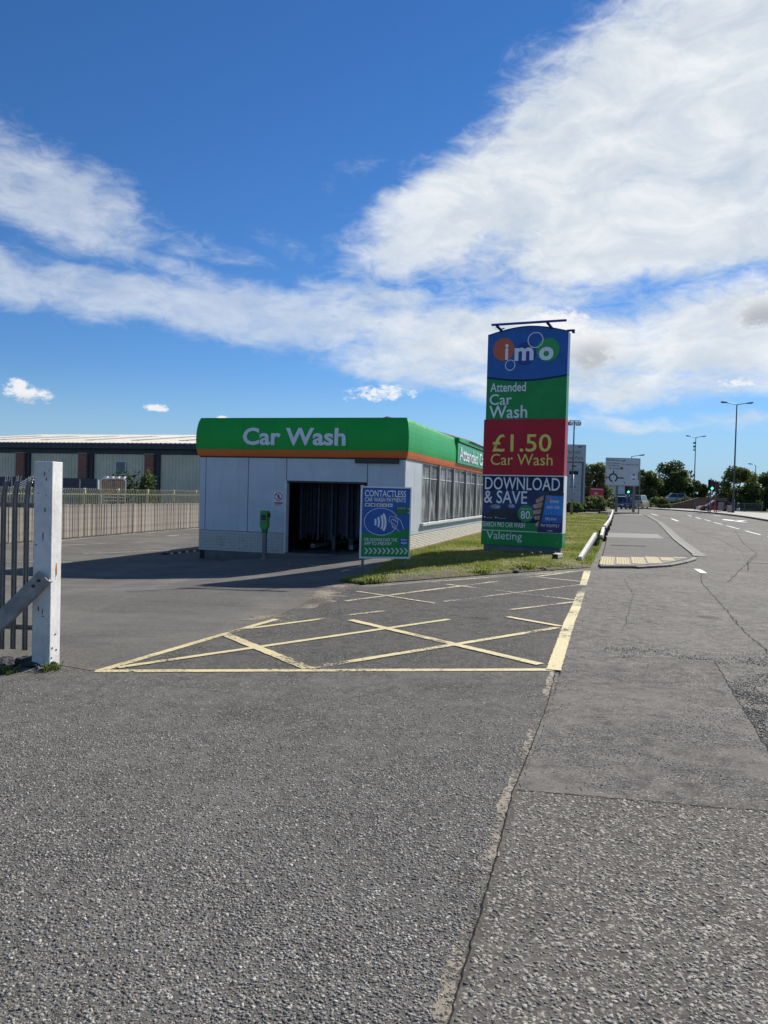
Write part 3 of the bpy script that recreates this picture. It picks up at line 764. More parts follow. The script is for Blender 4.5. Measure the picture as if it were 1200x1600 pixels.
# ------------------------------------------------------------------ sign printing helpers (flat print: local xz plane, facing -y)
def conv_text(s, bold=0.0, spacing=1.0, fat=0.0):
    cu = bpy.data.curves.new('t', 'FONT'); cu.body = s; cu.size = 1.0; cu.resolution_u = 3
    cu.offset = bold; cu.bevel_depth = fat; cu.bevel_resolution = 0; cu.space_character = spacing; cu.fill_mode = 'FRONT'
    o = bpy.data.objects.new('t', cu); col.objects.link(o)
    dg = bpy.context.evaluated_depsgraph_get()
    me = bpy.data.meshes.new_from_object(o.evaluated_get(dg))
    bpy.data.objects.remove(o); bpy.data.curves.remove(cu)
    return me
def text(s, x0, x1, z0, z1, y, m, parent, bold=0.012, name='lettering', shear=0.0, cut=None, conform=None, label=None, basel=False, fat=0.0):
    me = conv_text(s, bold, fat=fat)
    n = len(me.vertices); co = np.empty(n * 3, np.float32); me.vertices.foreach_get('co', co); co = co.reshape(-1, 3)
    mn = co.min(0); mx = co.max(0)
    if basel:  # z0 is the baseline
        mn[1] = 0.0
    u = (co[:, 0] - mn[0]) / (mx[0] - mn[0]); v = (co[:, 1] - mn[1]) / (mx[1] - mn[1])
    out = np.stack([x0 + u * (x1 - x0), y - (co[:, 2] + fat) * 0.4, z0 + v * (z1 - z0) + shear * u], 1).astype(np.float32)
    me.vertices.foreach_set('co', out.ravel()); me.update()
    me.name = name
    bm = bmesh.new(); bm.from_mesh(me)
    if cut is not None:
        bmesh.ops.bisect_plane(bm, geom=bm.verts[:] + bm.edges[:] + bm.faces[:], plane_co=(0, 0, cut), plane_no=(0, 0, 1), clear_inner=True)
    if conform:
        for k in range(1, 8):
            bmesh.ops.bisect_plane(bm, geom=bm.verts[:] + bm.edges[:] + bm.faces[:], plane_co=(0, 0, z0 + (z1 - z0) * k / 8), plane_no=(0, 0, 1))
        for vt in bm.verts: vt.co = conform(vt.co)
    bmesh.ops.recalc_face_normals(bm, faces=bm.faces[:])
    bm.to_mesh(me); bm.free()
    me.materials.clear()
    o = link_mesh(name, me, m, parent)
    if label: o['label'] = label
    return o
def shape(poly, y, m, parent, name='print', th=0.0015):
    return MB().prism(poly, y - th, y).build(name, m, parent)
def disc(cx, cz, rx, rz, y, m, parent, name='print_disc', n=40, th=0.0015):
    return shape([(cx + rx * math.cos(2*PI*i/n), cz + rz * math.sin(2*PI*i/n)) for i in range(n)], y, m, parent, name, th)
def rect(x0, x1, z0, z1, y, m, parent, name='print', th=0.0015):
    return shape([(x0, z0), (x1, z0), (x1, z1), (x0, z1)], y, m, parent, name, th)
def ribbon(pts, w, y, m, parent, name='print_line', closed=False):
    vs = []; fs = []; n = len(pts)
    for i, p in enumerate(pts):
        a = pts[(i-1) % n] if closed or i > 0 else p; b = pts[(i+1) % n] if closed or i < n-1 else p
        dx, dz = b[0]-a[0], b[1]-a[1]; L = math.hypot(dx, dz) or 1
        nx, nz = -dz / L * w / 2, dx / L * w / 2
        vs += [(p[0] + nx, y, p[1] + nz), (p[0] - nx, y, p[1] - nz)]
    for i in range(n if closed else n - 1):
        j = (i + 1) % n; fs.append((2*i, 2*i+1, 2*j+1, 2*j))
    me = bpy.data.meshes.new(name); me.from_pydata(vs, [], fs); me.update()
    return link_mesh(name, me, m, parent)
def arc(cx, cz, rx, rz, a0, a1, n=24): return [(cx + rx * math.cos(R(a0 + (a1 - a0) * i / n)), cz + rz * math.sin(R(a0 + (a1 - a0) * i / n))) for i in range(n + 1)]

# sign colours (real paint colours)
C_white = mat('sign_white', (0.74, 0.76, 0.78), 0.45, 0.06, 5, grime=0.15)
C_blue = mat('sign_blue', (0.004, 0.095, 0.37), 0.4, 0.12, 2, grime=0.15)
C_navy = mat('sign_navy', (0.006, 0.014, 0.08), 0.4, 0.15, 2, spec=0.25)
C_dkblue = mat('logo_dark_blue', (0.008, 0.02, 0.25), 0.3, 0.05)
C_orange = mat('logo_orange', (0.55, 0.10, 0.025), 0.35, 0.05)
C_lgreen = mat('logo_green', (0.02, 0.30, 0.06), 0.35, 0.05)
C_green = mat('sign_green', (0.010, 0.25, 0.06), 0.4, 0.12, 1.5, grime=0.15, spec=0.3)
C_red = mat('sign_red', (0.42, 0.014, 0.032), 0.45, 0.10, 1.5, grime=0.1, spec=0.25)
C_yel = mat('sign_yellow', (0.78, 0.66, 0.12), 0.45, 0.06, 4)
C_skin = mat('printed_skin', (0.45, 0.26, 0.18), 0.4, 0.2, 12)
C_brblue = mat('print_bright_blue', (0.02, 0.20, 0.62), 0.3, 0.15, 5)
C_dark = mat('black_frame', (0.015, 0.016, 0.018), 0.4, 0.2)
C_grey = mat('grey_steel', (0.16, 0.17, 0.18), 0.5, 0.15, 8, metal=0.3, grime=0.3)
C_galv = mat('galvanised_steel', (0.30, 0.31, 0.32), 0.5, 0.2, 10, metal=0.5, grime=0.25)

# ------------------------------------------------------------------ car wash building
BW, BL = 6.35, 21.0
bld = empty('car_wash_building', (-5.54, 23.05, 0.0), -R(16), 'white panelled car wash building with green curved fascia and orange band', 'building')
M_panel = mat('white_wall_panel', (0.54, 0.575, 0.61), 0.42, 0.07, 1.2, 0.05, 20, grime=0.42, gcol=(0.30, 0.31, 0.31), streak=True)
M_panelside = M_panel
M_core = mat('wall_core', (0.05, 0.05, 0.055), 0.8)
M_fgreen = mat('fascia_green', (0.012, 0.36, 0.05), 0.36, 0.07, 0.8, grime=0.12, gcol=(0.03, 0.2, 0.06), streak=True, spec=0.22)
M_forange = mat('fascia_orange', (0.72, 0.15, 0.022), 0.36, 0.07, 0.8, grime=0.12)
M_tile = mat('cream_tile', (0.50, 0.49, 0.45), 0.4, 0.10, 9, grime=0.4, gcol=(0.25, 0.22, 0.17))
M_grout = mat('grout', (0.17, 0.16, 0.15), 0.9)
M_slab = mat('black_plinth', (0.02, 0.02, 0.022), 0.8, 0.3)
M_frame = mat('white_window_frame', (0.66, 0.66, 0.65), 0.4, 0.08, 6, grime=0.3)
M_gframe = mat('grey_window_post', (0.26, 0.28, 0.28), 0.5, 0.1, 6, grime=0.3)
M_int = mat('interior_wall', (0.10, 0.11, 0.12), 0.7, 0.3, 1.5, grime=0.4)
M_brick = mat('red_brick', (0.33, 0.14, 0.075), 0.9, 0.3, 14, 0.5, 60, grime=0.3)
M_mortar = mat('mortar', (0.30, 0.27, 0.23), 0.95, 0.2, 20)
M_course = mat('cream_course', (0.70, 0.65, 0.54), 0.6, 0.12, 6, grime=0.4, gcol=(0.4, 0.3, 0.2))
DX0, DX1, DZ = 2.80, 5.24, 2.0
FZ0, FZ1 = 2.67, 3.78
T = 0.05
# wall core behind the panels
def part(name, m, parent, *boxes, bevel=0.0):
    mb = MB()
    for b in boxes: mb.box(*b)
    return mb.build(name, m, parent, bevel=bevel)
part('front_wall_core', M_core, bld, (0.06, DX0 - 0.04, 0.055, 0.2, -0.45, FZ0), (DX1 + 0.04, BW - 0.06, 0.055, 0.2, -0.2, FZ0), (DX0 - 0.04, DX1 + 0.04, 0.055, 0.2, DZ + 0.06, FZ0))
part('side_wall_core', M_core, bld, (0.055, 0.2, 0.2, BL, -0.5, FZ0))
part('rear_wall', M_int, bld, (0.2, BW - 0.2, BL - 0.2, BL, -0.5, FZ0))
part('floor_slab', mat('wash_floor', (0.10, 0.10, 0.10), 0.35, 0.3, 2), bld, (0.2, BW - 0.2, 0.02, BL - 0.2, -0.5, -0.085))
part('flat_roof', mat('roof_felt', (0.12, 0.12, 0.12), 0.9), bld, (0.05, BW - 0.05, 0.05, BL, 3.5, 3.6))
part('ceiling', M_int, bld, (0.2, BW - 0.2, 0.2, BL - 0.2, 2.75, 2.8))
for a, b in ((0.0, 0.190), (0.210, 1.580), (1.602, 2.79)):
    part('wall_panel', M_panel, bld, (a, b, 0, T, 0.475, FZ0 + 0.04), bevel=0.004)
part('wall_panel', M_panel, bld, (2.812, 5.24, 0, T, DZ, FZ0 + 0.04), bevel=0.004)
part('wall_panel', M_panel, bld, (5.262, BW - 0.07, 0, T, 0.475, FZ0 + 0.04), bevel=0.004)
part('corner_trim', M_frame, bld, (BW - 0.062, BW + 0.006, -0.006, T, 0.475, FZ0 - 0.03))
# tiled plinth, front
part('plinth_backing', M_grout, bld, (0.0, 2.79, 0.012, 0.054, -0.13, 0.468)); part('plinth_backing', M_grout, bld, (5.262, BW, 0.012, 0.054, -0.13, 0.468))
mb = MB()
for (a, b) in ((0.0, 2.79), (5.27, BW)):
    x = a + 0.004
    while x < b - 0.05:
        for k in range(7):
            z = -0.125 + k * 0.0845
            mb.box(x, min(b, x + 0.079), 0.002, 0.02, z, z + 0.079)
        x += 0.0845
tiles = mb.build('plinth_tiles', M_tile, bld, kind='stuff')
part('black_plinth', M_slab, bld, (0.03, 2.79, 0.03, 0.056, -0.62, -0.135)); part('black_plinth', M_slab, bld, (5.26, BW - 0.02, 0.03, 0.056, -0.3, -0.135))
# left side panels and plinth
for k in range(7):
    part('wall_panel', M_panel, bld, (0, T, T + 0.012 + k * 3.0, T + k * 3.0 + 2.99, 0.475, FZ0 + 0.04))
part('plinth', M_tile, bld, (0.0, T, T + 0.01, BL, -0.13, 0.465))
part('black_plinth', M_slab, bld, (0.03, 0.056, 0.06, BL, -0.65, -0.135))
# right side: solid bay, then a run of windows
for a, b in ((T + 0.012, 1.05), (1.06, 1.98)):
    part('wall_panel', M_panelside, bld, (BW - T, BW, a, b, 0.52, FZ0 + 0.04), bevel=0.004)
part('side_wall_core', M_core, bld, (BW - 0.2, BW - T - 0.004, 0.06, 1.98, -0.2, FZ0))
part('side_wall_core', M_core, bld, (BW - 0.2, BW - T - 0.004, 1.98, BL, -0.2, 0.74))
x = 1.99
k = 0
while x < BL - 0.1:
    part('wall_panel', M_panelside, bld, (BW - T, BW, x, min(BL, x + 0.842), 0.52, 0.735)); x += 0.85
part('window_sill', M_frame, bld, (BW - 0.12, BW + 0.10, 1.95, BL, 0.745, 0.83), bevel=0.01)
def glass_mat():
    m = bpy.data.materials.new('grime_reflection_glass'); m.use_nodes = True
    g = NG(m.node_tree); b = g.n['Principled BSDF']; out = g.n['Material Output']
    tc = g.new('ShaderNodeTexCoord').outputs['Object']
    n = g.noise(g.vmath('MULTIPLY', tc, (2, 2, 0.7)), 1.6, 7, 0.65, 0.6)
    n2 = g.noise(g.vmath('MULTIPLY', tc, (9, 9, 0.6)), 2.0, 5, 0.7)
    c = g.mix(g.mr(n, 0.4, 0.65), (0.16, 0.175, 0.18, 1), (0.50, 0.51, 0.51, 1))  # pale areas are grime and also white reflections put into the colour
    g.l.new(c, b.inputs['Base Color']); b.inputs['Roughness'].default_value = 0.12
    tr = g.new('ShaderNodeBsdfTransparent'); tr.inputs[0].default_value = (0.75, 0.8, 0.8, 1)
    mx = g.new('ShaderNodeMixShader')
    g.l.new(g.mr(g.math('ADD', g.math('MULTIPLY', n, 0.6), g.math('MULTIPLY', n2, 0.4)), 0.35, 0.7, 0.40, 0.95), mx.inputs[0])
    g.l.new(tr.outputs[0], mx.inputs[1]); g.l.new(b.outputs[0], mx.inputs[2]); g.l.new(mx.outputs[0], out.inputs[0])
    MATS['grime_reflection_glass'] = m; return m
M_glass = glass_mat()
y = 2.04
while y < BL - 1:
    y1 = min(BL - 0.05, y + 2.55)
    w = empty('window', (BW, y, 0.83), 0, parent=bld)
    ym = (y1 - y) * 0.47
    for a, b in ((0.06, ym - 0.03), (ym + 0.03, y1 - y - 0.17)):
        part('pane', M_glass, w, (-0.055, -0.045, a, b, 0.03, 1.80))
    part('mullion', M_frame, w, (-0.08, 0.0, 0.0, 0.055, 0.0, 1.84), bevel=0.004)
    part('mullion', M_frame, w, (-0.08, -0.005, ym - 0.026, ym + 0.026, 0.0, 1.84), bevel=0.004)
    part('post', M_gframe, w, (-0.1, 0.03, y1 - y - 0.165, y1 - y - 0.012, 0.0, 1.84), bevel=0.006)
    part('window_rail', M_frame, w, (-0.08, -0.02, 0.06, y1 - y - 0.17, 1.80, 1.84))
    part('window_rail', M_frame, w, (-0.065, -0.03, 0.06, y1 - y - 0.17, 1.36, 1.385))
    y = y1
# horizontal cream courses and brick footing on the right side
part('plinth_backing', mat('brown_joint', (0.16, 0.11, 0.075), 0.9), bld, (BW - T, BW - 0.012, 0.06, BL, -0.2, 0.512))
for k in range(8):
    part('plinth_course', M_course, bld, (BW - T + 0.004, BW, 0.012, BL, 0.105 + k * 0.051, 0.105 + k * 0.051 + 0.037), bevel=0.004)
bmesh_b = MB().box(-0.034, 0.034, 0, 0.213, 0, 0.063).mesh('brick'); bmesh_b.materials.append(M_brick)
part('footing_mortar', M_mortar, bld, (BW - 0.03, BW + 0.012, 0.0, BL, -0.3, 0.10))
for k in range(88):
    for c in range(1):
        o = bpy.data.objects.new('brick', bmesh_b); col.objects.link(o); o.parent = bld
        o.location = (BW - 0.012, 0.01 + k * 0.225, 0.028)
# door frame
part('door_frame', M_frame, bld, (DX0 - 0.035, DX0 + 0.015, -0.01, 0.2, -0.09, DZ + 0.0))
part('door_frame', C_dark, bld, (DX1 - 0.015, DX1 + 0.02, -0.004, 0.2, -0.09, DZ - 0.002))
part('door_head', C_dark, bld, (DX0 + 0.015, DX1 - 0.015, 0.02, 0.2, DZ - 0.05, DZ - 0.004))
part('sensor_bar', C_dark, bld, (4.90, 6.17, -0.10, -0.003, 2.53, 2.665), bevel=0.01)
# fascia profile: outward offset against height
PROF = [(2.67, 0.00), (2.69, 0.045), (2.78, 0.068), (2.885, 0.085), (3.0, 0.094), (3.15, 0.098), (3.3, 0.095), (3.45, 0.084), (3.58, 0.066), (3.70, 0.042), (3.78, 0.012)]
def foff(z):
    return float(np.interp(z, [p[0] for p in PROF], [p[1] for p in PROF]))
def fascia_piece(name, m, side, s0, s1, z0, z1, parent=bld, th=0.03, miter0=False, miter1=False):
    zs = [z0] + [p[0] for p in PROF if z0 < p[0] < z1] + [z1]
    vs = []
    for inner in (0, 1):
        for z in zs:
            o = foff(z) - inner * th
            for s, mt in ((s0, miter0), (s1, miter1)):
                e = o if mt else 0.0
                sgn = -1 if s == s0 else 1
                t = s + sgn * e
                if side == 'front': vs.append((t, -o, z))
                elif side == 'right': vs.append((BW + o, t, z))
                elif side == 'left': vs.append((-o, t, z))
    n = len(zs); fs = []
    for k in range(n - 1):
        fs.append((2*k, 2*k+1, 2*k+3, 2*k+2)); b = 2 * n
        fs.append((b+2*k, b+2*k+2, b+2*k+3, b+2*k+1))
        for c in (0, 1): fs.append((2*k+c, b+2*k+c, b+2*k+2+c, 2*k+2+c))
    fs.append((0, 2*n, 2*n+1, 1)); fs.append((2*n-2, 2*n-1, 4*n-1, 4*n-2))
    ob = MB().add(vs, fs).build(name, m, parent)
    for p in ob.data.polygons: p.use_smooth = False
    return ob
OZ = 2.88
cuts = [0, 1.45, 4.66, BW]
for i in range(3):
    a, b = cuts[i] + (0.003 if i else 0), cuts[i+1] - (0.003 if i < 2 else 0)
    fascia_piece('fascia_panel', M_fgreen, 'front', a, b, OZ + 0.004, FZ1, miter0=(i == 0), miter1=(i == 2))
    fascia_piece('orange_band', M_forange, 'front', a, b, FZ0, OZ, miter0=(i == 0), miter1=(i == 2))
k = 0; s = 0.0
while s < 6.99:
    e = min(7.0, s + 2.35)
    fascia_piece('fascia_panel', M_fgreen, 'right', s + 0.003, e - 0.003 if e < 6.99 else e, OZ + 0.004, FZ1, miter0=(s == 0)); s = e
s = 0.0
while s < BL:
    e = min(BL, s + 3.5)
    fascia_piece('orange_band', M_forange, 'right', s + 0.003, e - 0.003, FZ0, OZ, miter0=(s == 0))
    fascia_piece('orange_band', M_forange, 'left', s + 0.003, e - 0.003, FZ0, OZ, miter0=(s == 0))
    fascia_piece('fascia_panel', M_fgreen, 'left', s + 0.003, e - 0.003, OZ + 0.004, FZ1, miter0=(s == 0)); s = e
part('fascia_cap', C_green, bld, (-0.0, BW, -0.012, 0.05, FZ1 - 0.02, FZ1 + 0.03))
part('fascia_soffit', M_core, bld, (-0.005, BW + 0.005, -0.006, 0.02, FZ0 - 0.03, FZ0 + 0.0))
# flat sign box on the right-hand fascia
M_sgreen = mat('sign_box_green', (0.03, 0.36, 0.12), 0.3, 0.08, 1, grime=0.2, gcol=(0.35, 0.42, 0.38), streak=True)
part('sign_box', M_sgreen, bld, (BW + 0.02, BW + 0.14, 7.0, BL, OZ + 0.006, 3.62))
part('sign_box_cap', M_fgreen, bld, (BW - 0.02, BW + 0.19, 6.98, BL, 3.66, 3.80), bevel=0.01)
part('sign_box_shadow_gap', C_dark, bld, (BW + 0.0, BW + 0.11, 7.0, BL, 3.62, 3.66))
# lettering on the facade
C_letter = mat('letter_white', (0.78, 0.80, 0.83), 0.4, 0.04, 3)
def on_front(co): return Vector((co.x, -foff(co.z) - 0.004 + co.y, co.z))
text('Car Wash', 1.44, 4.62, 3.005, 3.52, 0, C_letter, bld, bold=0.0, fat=0.03, conform=on_front)
def on_side(co): return Vector((BW + 0.144 - co.y, co.x, co.z))
text('Attended Car Wash', 7.25, 16.4, 2.98, 3.50, 0, C_letter, bld, bold=0.0, fat=0.025, conform=on_side)
# low pitched brown roof further back
M_broof = mat('brown_sheet_roof', (0.26, 0.20, 0.16), 0.8, 0.15, 3)
mb = MB()
n = 60
for i in range(n):
    y0 = 9.0 + i * 0.2
    for sgn, (xa, xb) in ((1, (3.2, 6.6)), (-1, (3.2, -0.2))):
        mb.add([(xa, y0, 4.75), (xb, y0, 3.78), (xb, y0 + 0.1, 3.83), (xa, y0 + 0.1, 4.80), (xa, y0 + 0.2, 4.75), (xb, y0 + 0.2, 3.78)], [(0, 1, 2, 3), (3, 2, 5, 4)])
mb.add([(0, 9.02, 3.6), (6.4, 9.02, 3.6), (6.4, 9.02, 3.8), (3.2, 9.02, 4.74), (0, 9.02, 3.8)], [(0, 1, 2, 3, 4)])
mb.build('pitched_roof', M_broof, bld)
# inside the wash tunnel
M_brush = mat('dark_brush_strip', (0.018, 0.02, 0.03), 0.8, 0.3, 5)
M_brush2 = mat('worn_brush_strip', (0.045, 0.05, 0.075), 0.7, 0.4, 5)
M_pale = mat('pale_machine', (0.35, 0.36, 0.37), 0.5, 0.2, 4, grime=0.4)
rs_ = random.Random(9)
x = DX0 + 0.05
while x < DX1 - 0.06:
    y0 = 0.9 + rs_.uniform(-0.06, 0.06); ww = rs_.uniform(0.045, 0.075)
    part('curtain_strip', M_brush if rs_.random() < 0.8 else M_brush2, bld, (x, x + ww, y0, y0 + 0.012, 0.30 + rs_.uniform(-0.06, 0.16), DZ + 0.4)); x += ww + 0.004
for px, py, r, z0, z1 in ((3.62, 1.9, 0.06, -0.08, 0.78), (4.05, 2.3, 0.09, -0.08, 0.7), (4.62, 3.2, 0.06, -0.08, 0.8), (5.0, 5.0, .06, -.08, .8)):
    MB().tube((px, py, z0), (px, py, z1), r, n=12).build('guide_post', M_pale, bld, smooth=True)
part('guide_rail', M_pale, bld, (4.3, 4.42, 1.4, 9, -0.02, 0.10), (3.05, 3.17, 1.4, 9, -0.02, 0.10))
for px, py in ((3.05, 3.4), (5.1, 3.4), (4.1, 7.5)):
    MB().lathe((px, py, 0.1), [(0.1, 0), (0.42, 0.05), (0.42, 1.9), (0.1, 1.95)], 18).build('wash_brush', mat('brush_blue', (0.03, 0.045, 0.10), 0.9, 0.5, 30), bld)
part('gantry', C_dark, bld, (2.3, 2.45, 3.0, 3.2, -0.08, 2.7), (5.6, 5.75, 3.0, 3.2, -0.08, 2.7), (2.3, 5.75, 3.0, 3.2, 2.5, 2.7))
part('warning_strip', C_white, bld, (3.28, 3.31, 1.085, 1.095, 1.62, 1.96), (3.38, 3.41, 1.085, 1.095, 1.70, 1.96))

# no-pedestrians sign on the front wall
ns_ = empty('prohibition_sign', (0, 0, 0), 0)
ns_.matrix_world = bld.matrix_basis @ Matrix.Translation((2.43, -0.004, 1.27))
tag(ns_, 'small white no-pedestrians sign with red ring beside the wash entrance', 'sign')
part('sign_plate', C_white, ns_, (0, 0.28, -0.006, 0, 0, 0.40))
disc(0.14, 0.26, 0.125, 0.125, -0.007, C_red, ns_, 'red_ring'); disc(0.14, 0.26, 0.10, 0.10, -0.009, C_white, ns_, 'white_field')
rect(0.015, 0.265, 0.045, 0.105, -0.007, C_red, ns_, 'red_bar'); rect(0.03, 0.25, 0.01, 0.03, -0.007, C_red, ns_, 'red_bar')
disc(0.14, 0.325, 0.017, 0.017, -0.011, C_dark, ns_, 'pictogram', 14)
shape([(0.115, 0.30), (0.165, 0.30), (0.18, 0.25), (0.16, 0.255), (0.155, 0.24), (0.18, 0.185), (0.16, 0.18), (0.14, 0.225), (0.12, 0.18), (0.10, 0.185), (0.125, 0.24), (0.12, 0.255), (0.10, 0.25)], -0.011, C_dark, ns_, 'pictogram')
ribbon([(0.07, 0.33), (0.21, 0.19)], 0.022, -0.0135, C_red, ns_, 'red_slash')
text('NO ENTRY', 0.04, 0.24, 0.062, 0.088, -0.0095, C_white, ns_)

# hose ring on the left corner
hz = empty('hose_reel', (0, 0, 0)); hz.matrix_world = bld.matrix_basis @ Matrix.Translation((-0.08, 0.55, 0.86))
tag(hz, 'black hose ring hung on the left corner of the car wash', 'hose')
bm = bmesh.new()
mb = MB()
def torus(mb, c, R0, r, axis='x', n=24, k=8):
    vs = []; fs = []
    for i in range(n):
        t = 2*PI*i/n
        for j in range(k):
            p = 2*PI*j/k; rr = R0 + r*math.cos(p); h = r*math.sin(p)
            q = (h, rr*math.cos(t), rr*math.sin(t)) if axis == 'x' else ((rr*math.cos(t), h, rr*math.sin(t)) if axis == 'y' else (rr*math.cos(t), rr*math.sin(t), h))
            vs.append((c[0]+q[0], c[1]+q[1], c[2]+q[2]))
    for i in range(n):
        for j in range(k): fs.append((i*k+j, ((i+1)%n)*k+j, ((i+1)%n)*k+(j+1)%k, i*k+(j+1)%k))
    return mb.add(vs, fs)
for d_ in (0.0, 0.035):
    torus(MB(), (-d_, 0, 0), 0.17 + d_ * .4, 0.022).build('hose_coil', C_dark, hz, smooth=True)
part('wall_bracket', C_grey, hz, (-0.05, 0.08, -0.03, 0.03, 0.12, 0.16))

# payment terminal
M_tgreen = mat('terminal_green', (0.02, 0.30, 0.035), 0.35, 0.08)
pt = empty('payment_post', (-3.36, 21.75, zg(-3.36, 21.75)), -R(14), 'green payment terminal on a grey post before the wash entrance', 'terminal')
zt = -pt.location.z
part('post', C_grey, pt, (-0.055, 0.055, -0.055, 0.055, 0.0, 0.66 + zt), bevel=0.006)
part('base_plate', C_grey, pt, (-0.12, 0.12, -0.12, 0.12, 0, 0.015))
hd = MB().prism([(-0.075, 0.60 + zt), (0.075, 0.60 + zt), (0.105, 0.68 + zt), (0.105, 1.10 + zt), (0.095, 1.125 + zt), (-0.095, 1.125 + zt), (-0.105, 1.10 + zt), (-0.105, 0.68 + zt)], -0.11, 0.09).build('terminal_head', M_tgreen, pt)
part('screen', C_dark, hd, (-0.07, 0.07, -0.116, -0.111, 0.86 + zt, 1.02 + zt))
part('card_reader', C_dark, hd, (0.107, 0.15, -0.06, 0.04, 0.94 + zt, 1.06 + zt), bevel=0.006)
part('keypad', C_grey, hd, (-0.05, 0.05, -0.118, -0.111, 0.74 + zt, 0.82 + zt))
part('neck', mat('dark_green', (0.01, 0.12, 0.03), 0.4), pt, (-0.062, 0.062, -0.07, 0.07, 0.50 + zt, 0.60 + zt))

# ------------------------------------------------------------------ tall pylon sign
PA = -R(23)
pyl = empty('pylon_sign', (2.93, 22.78, 0.0), PA, 'tall blue, green and red car wash pylon sign with price panel and base', 'sign')
W = 2.32
TH = 0.40
M_edge = mat('pylon_edge_white', (0.72, 0.76, 0.78), 0.4, 0.06, 4)
part('base', mat('pylon_base', (0.10, 0.14, 0.17), 0.6, 0.2, 3, grime=0.4), pyl, (0.04, W - 0.06, 0.03, TH - 0.03, -0.12, 0.28))
arch = [(W * i / 20, 6.44 + 0.20 * math.sin(PI * i / 20)) for i in range(21)]
zb = [(W * i / 20, 5.20 - 0.11 * math.sin(PI * i / 20) + 0.0) for i in range(21)]
lp = MB().prism(zb + arch[::-1], 0.0, TH).build('logo_panel', C_blue, pyl)
ribbon([(p[0], p[1] - 0.012) for p in zb], 0.05, -0.0045, C_navy, lp, 'panel_edge')
ribbon([(p[0], p[1] - 0.012) for p in arch], 0.03, -0.0025, C_navy, lp, 'panel_edge')
gp = MB().prism([(0, 3.9), (W, 3.9)] + [(p[0], p[1] - 0.004) for p in zb[::-1]], 0.006, TH - 0.006).build('green_panel', C_green, pyl)
part('panel_trim', C_green, pyl, (W + 0.001, W + 0.012, 0.02, TH - 0.02, 3.97, 5.2))
part('panel_trim', C_dkblue, pyl, (W + 0.001, W + 0.012, 0.02, TH - 0.02, 5.22, 6.43))
rp = part('price_panel', C_red, pyl, (-0.04, W + 0.02, -0.03, TH + 0.03, 2.335, 3.955), bevel=0.008)
po = part('poster_panel', C_navy, pyl, (-0.02, W + 0.015, -0.022, TH + 0.02, 0.715, 2.30))
pf = part('poster_frame', C_white, pyl, (-0.035, W + 0.035, -0.03, TH + 0.03, 2.302, 2.333), (W + 0.016, W + 0.035, -0.03, TH + 0.03, 0.69, 2.302), (-0.035, W + 0.015, -0.028, TH + 0.02, 0.69, 0.713))
vp = part('valeting_panel', C_green, pyl, (-0.03, W + 0.03, -0.02, TH + 0.02, 0.28, 0.688), bevel=0.006)
bolt = MB().tube((W - 0.12, -0.021, 0.40), (W - 0.12, -0.034, 0.40), 0.02, n=8).build('bolt', C_galv, vp)
# bubble logo
disc(0.48, 6.0, 0.315, 0.33, -0.003, C_orange, lp, 'logo_disc')
disc(1.11, 5.84, 0.32, 0.33, -0.005, C_dkblue, lp, 'logo_disc')
disc(1.775, 5.93, 0.33, 0.335, -0.007, C_lgreen, lp, 'logo_disc')
ribbon(arc(1.41, 6.22, 0.215, 0.215, 0, 360, 40)[:-1], 0.024, -0.013, C_letter, lp, 'logo_ring', True)
ribbon(arc(0.69, 5.53, 0.14, 0.15, 0, 360, 32)[:-1], 0.022, -0.013, C_letter, lp, 'logo_ring', True)
text('i', 0.53, 0.625, 5.69, 6.15, -0.012, C_letter, lp, bold=0.03)
text('m', 0.81, 1.365, 5.645, 6.02, -0.012, C_letter, lp, bold=0.03)
text('o', 1.52, 1.94, 5.625, 6.01, -0.012, C_letter, lp, bold=0.04)
text('Attended', 0.115, 1.17, 4.76, 5.03, -0.002, C_letter, gp, bold=0.012)
text('Car', 0.10, 0.77, 4.38, 4.70, -0.002, C_letter, gp, bold=0.008)
text('Wash', 0.10, 1.23, 3.99, 4.36, -0.002, C_letter, gp, bold=0.008, cut=3.958)
text('£1.50', 0.24, 1.96, 3.01, 3.52, -0.034, C_yel, rp, bold=0.008)
text('Car Wash', 0.20, 2.01, 2.62, 2.95, -0.034, C_yel, rp, bold=0.0)
# poster print
M_slate = mat('print_night_blue', (0.012, 0.025, 0.13), 0.4, 0.5, 2.5)
rect(-0.015, W + 0.01, 1.15, 1.88, -0.024, M_slate, po, 'print_backdrop')
text('DOWNLOAD', 0.045, 2.24, 1.90, 2.27, -0.029, C_letter, po, bold=0.006)
text('& SAVE', 0.03, 1.31, 1.50, 1.875, -0.029, C_letter, po, bold=0.006)
M_glow = mat('print_pale_blue', (0.22, 0.30, 0.42), 0.4, 0.5, 9)
disc(0.38, 1.40, 0.15, 0.065, -0.026, M_glow, po, 'printed_headlamp'); disc(0.86, 1.43, 0.10, 0.055, -0.026, M_glow, po, 'printed_headlamp')
shape([(0.03, 1.02), (0.25, 1.30), (1.0, 1.33), (1.15, 1.02), (1.1, 0.98), (0.05, 0.98)], -0.0255, mat('print_black', (0.008, 0.012, 0.03), 0.3, 0.4, 6), po, 'printed_car')
rect(-0.018, 1.72, 0.722, 0.955, -0.025, C_green, po, 'print_band')
text('SEARCH IMO CAR WASH', 0.0, 1.27, 0.805, 0.955, -0.029, C_letter, po, bold=0.004)
disc(1.285, 1.225, 0.24, 0.245, -0.028, mat('badge_green', (0.02, 0.24, 0.07), 0.35, 0.1), po, 'print_badge')
text('80', 1.14, 1.41, 1.07, 1.30, -0.031, C_letter, po, bold=0.004)
text('SAVE UP TO', 1.14, 1.44, 1.335, 1.375, -0.031, C_letter, po, bold=0.0)
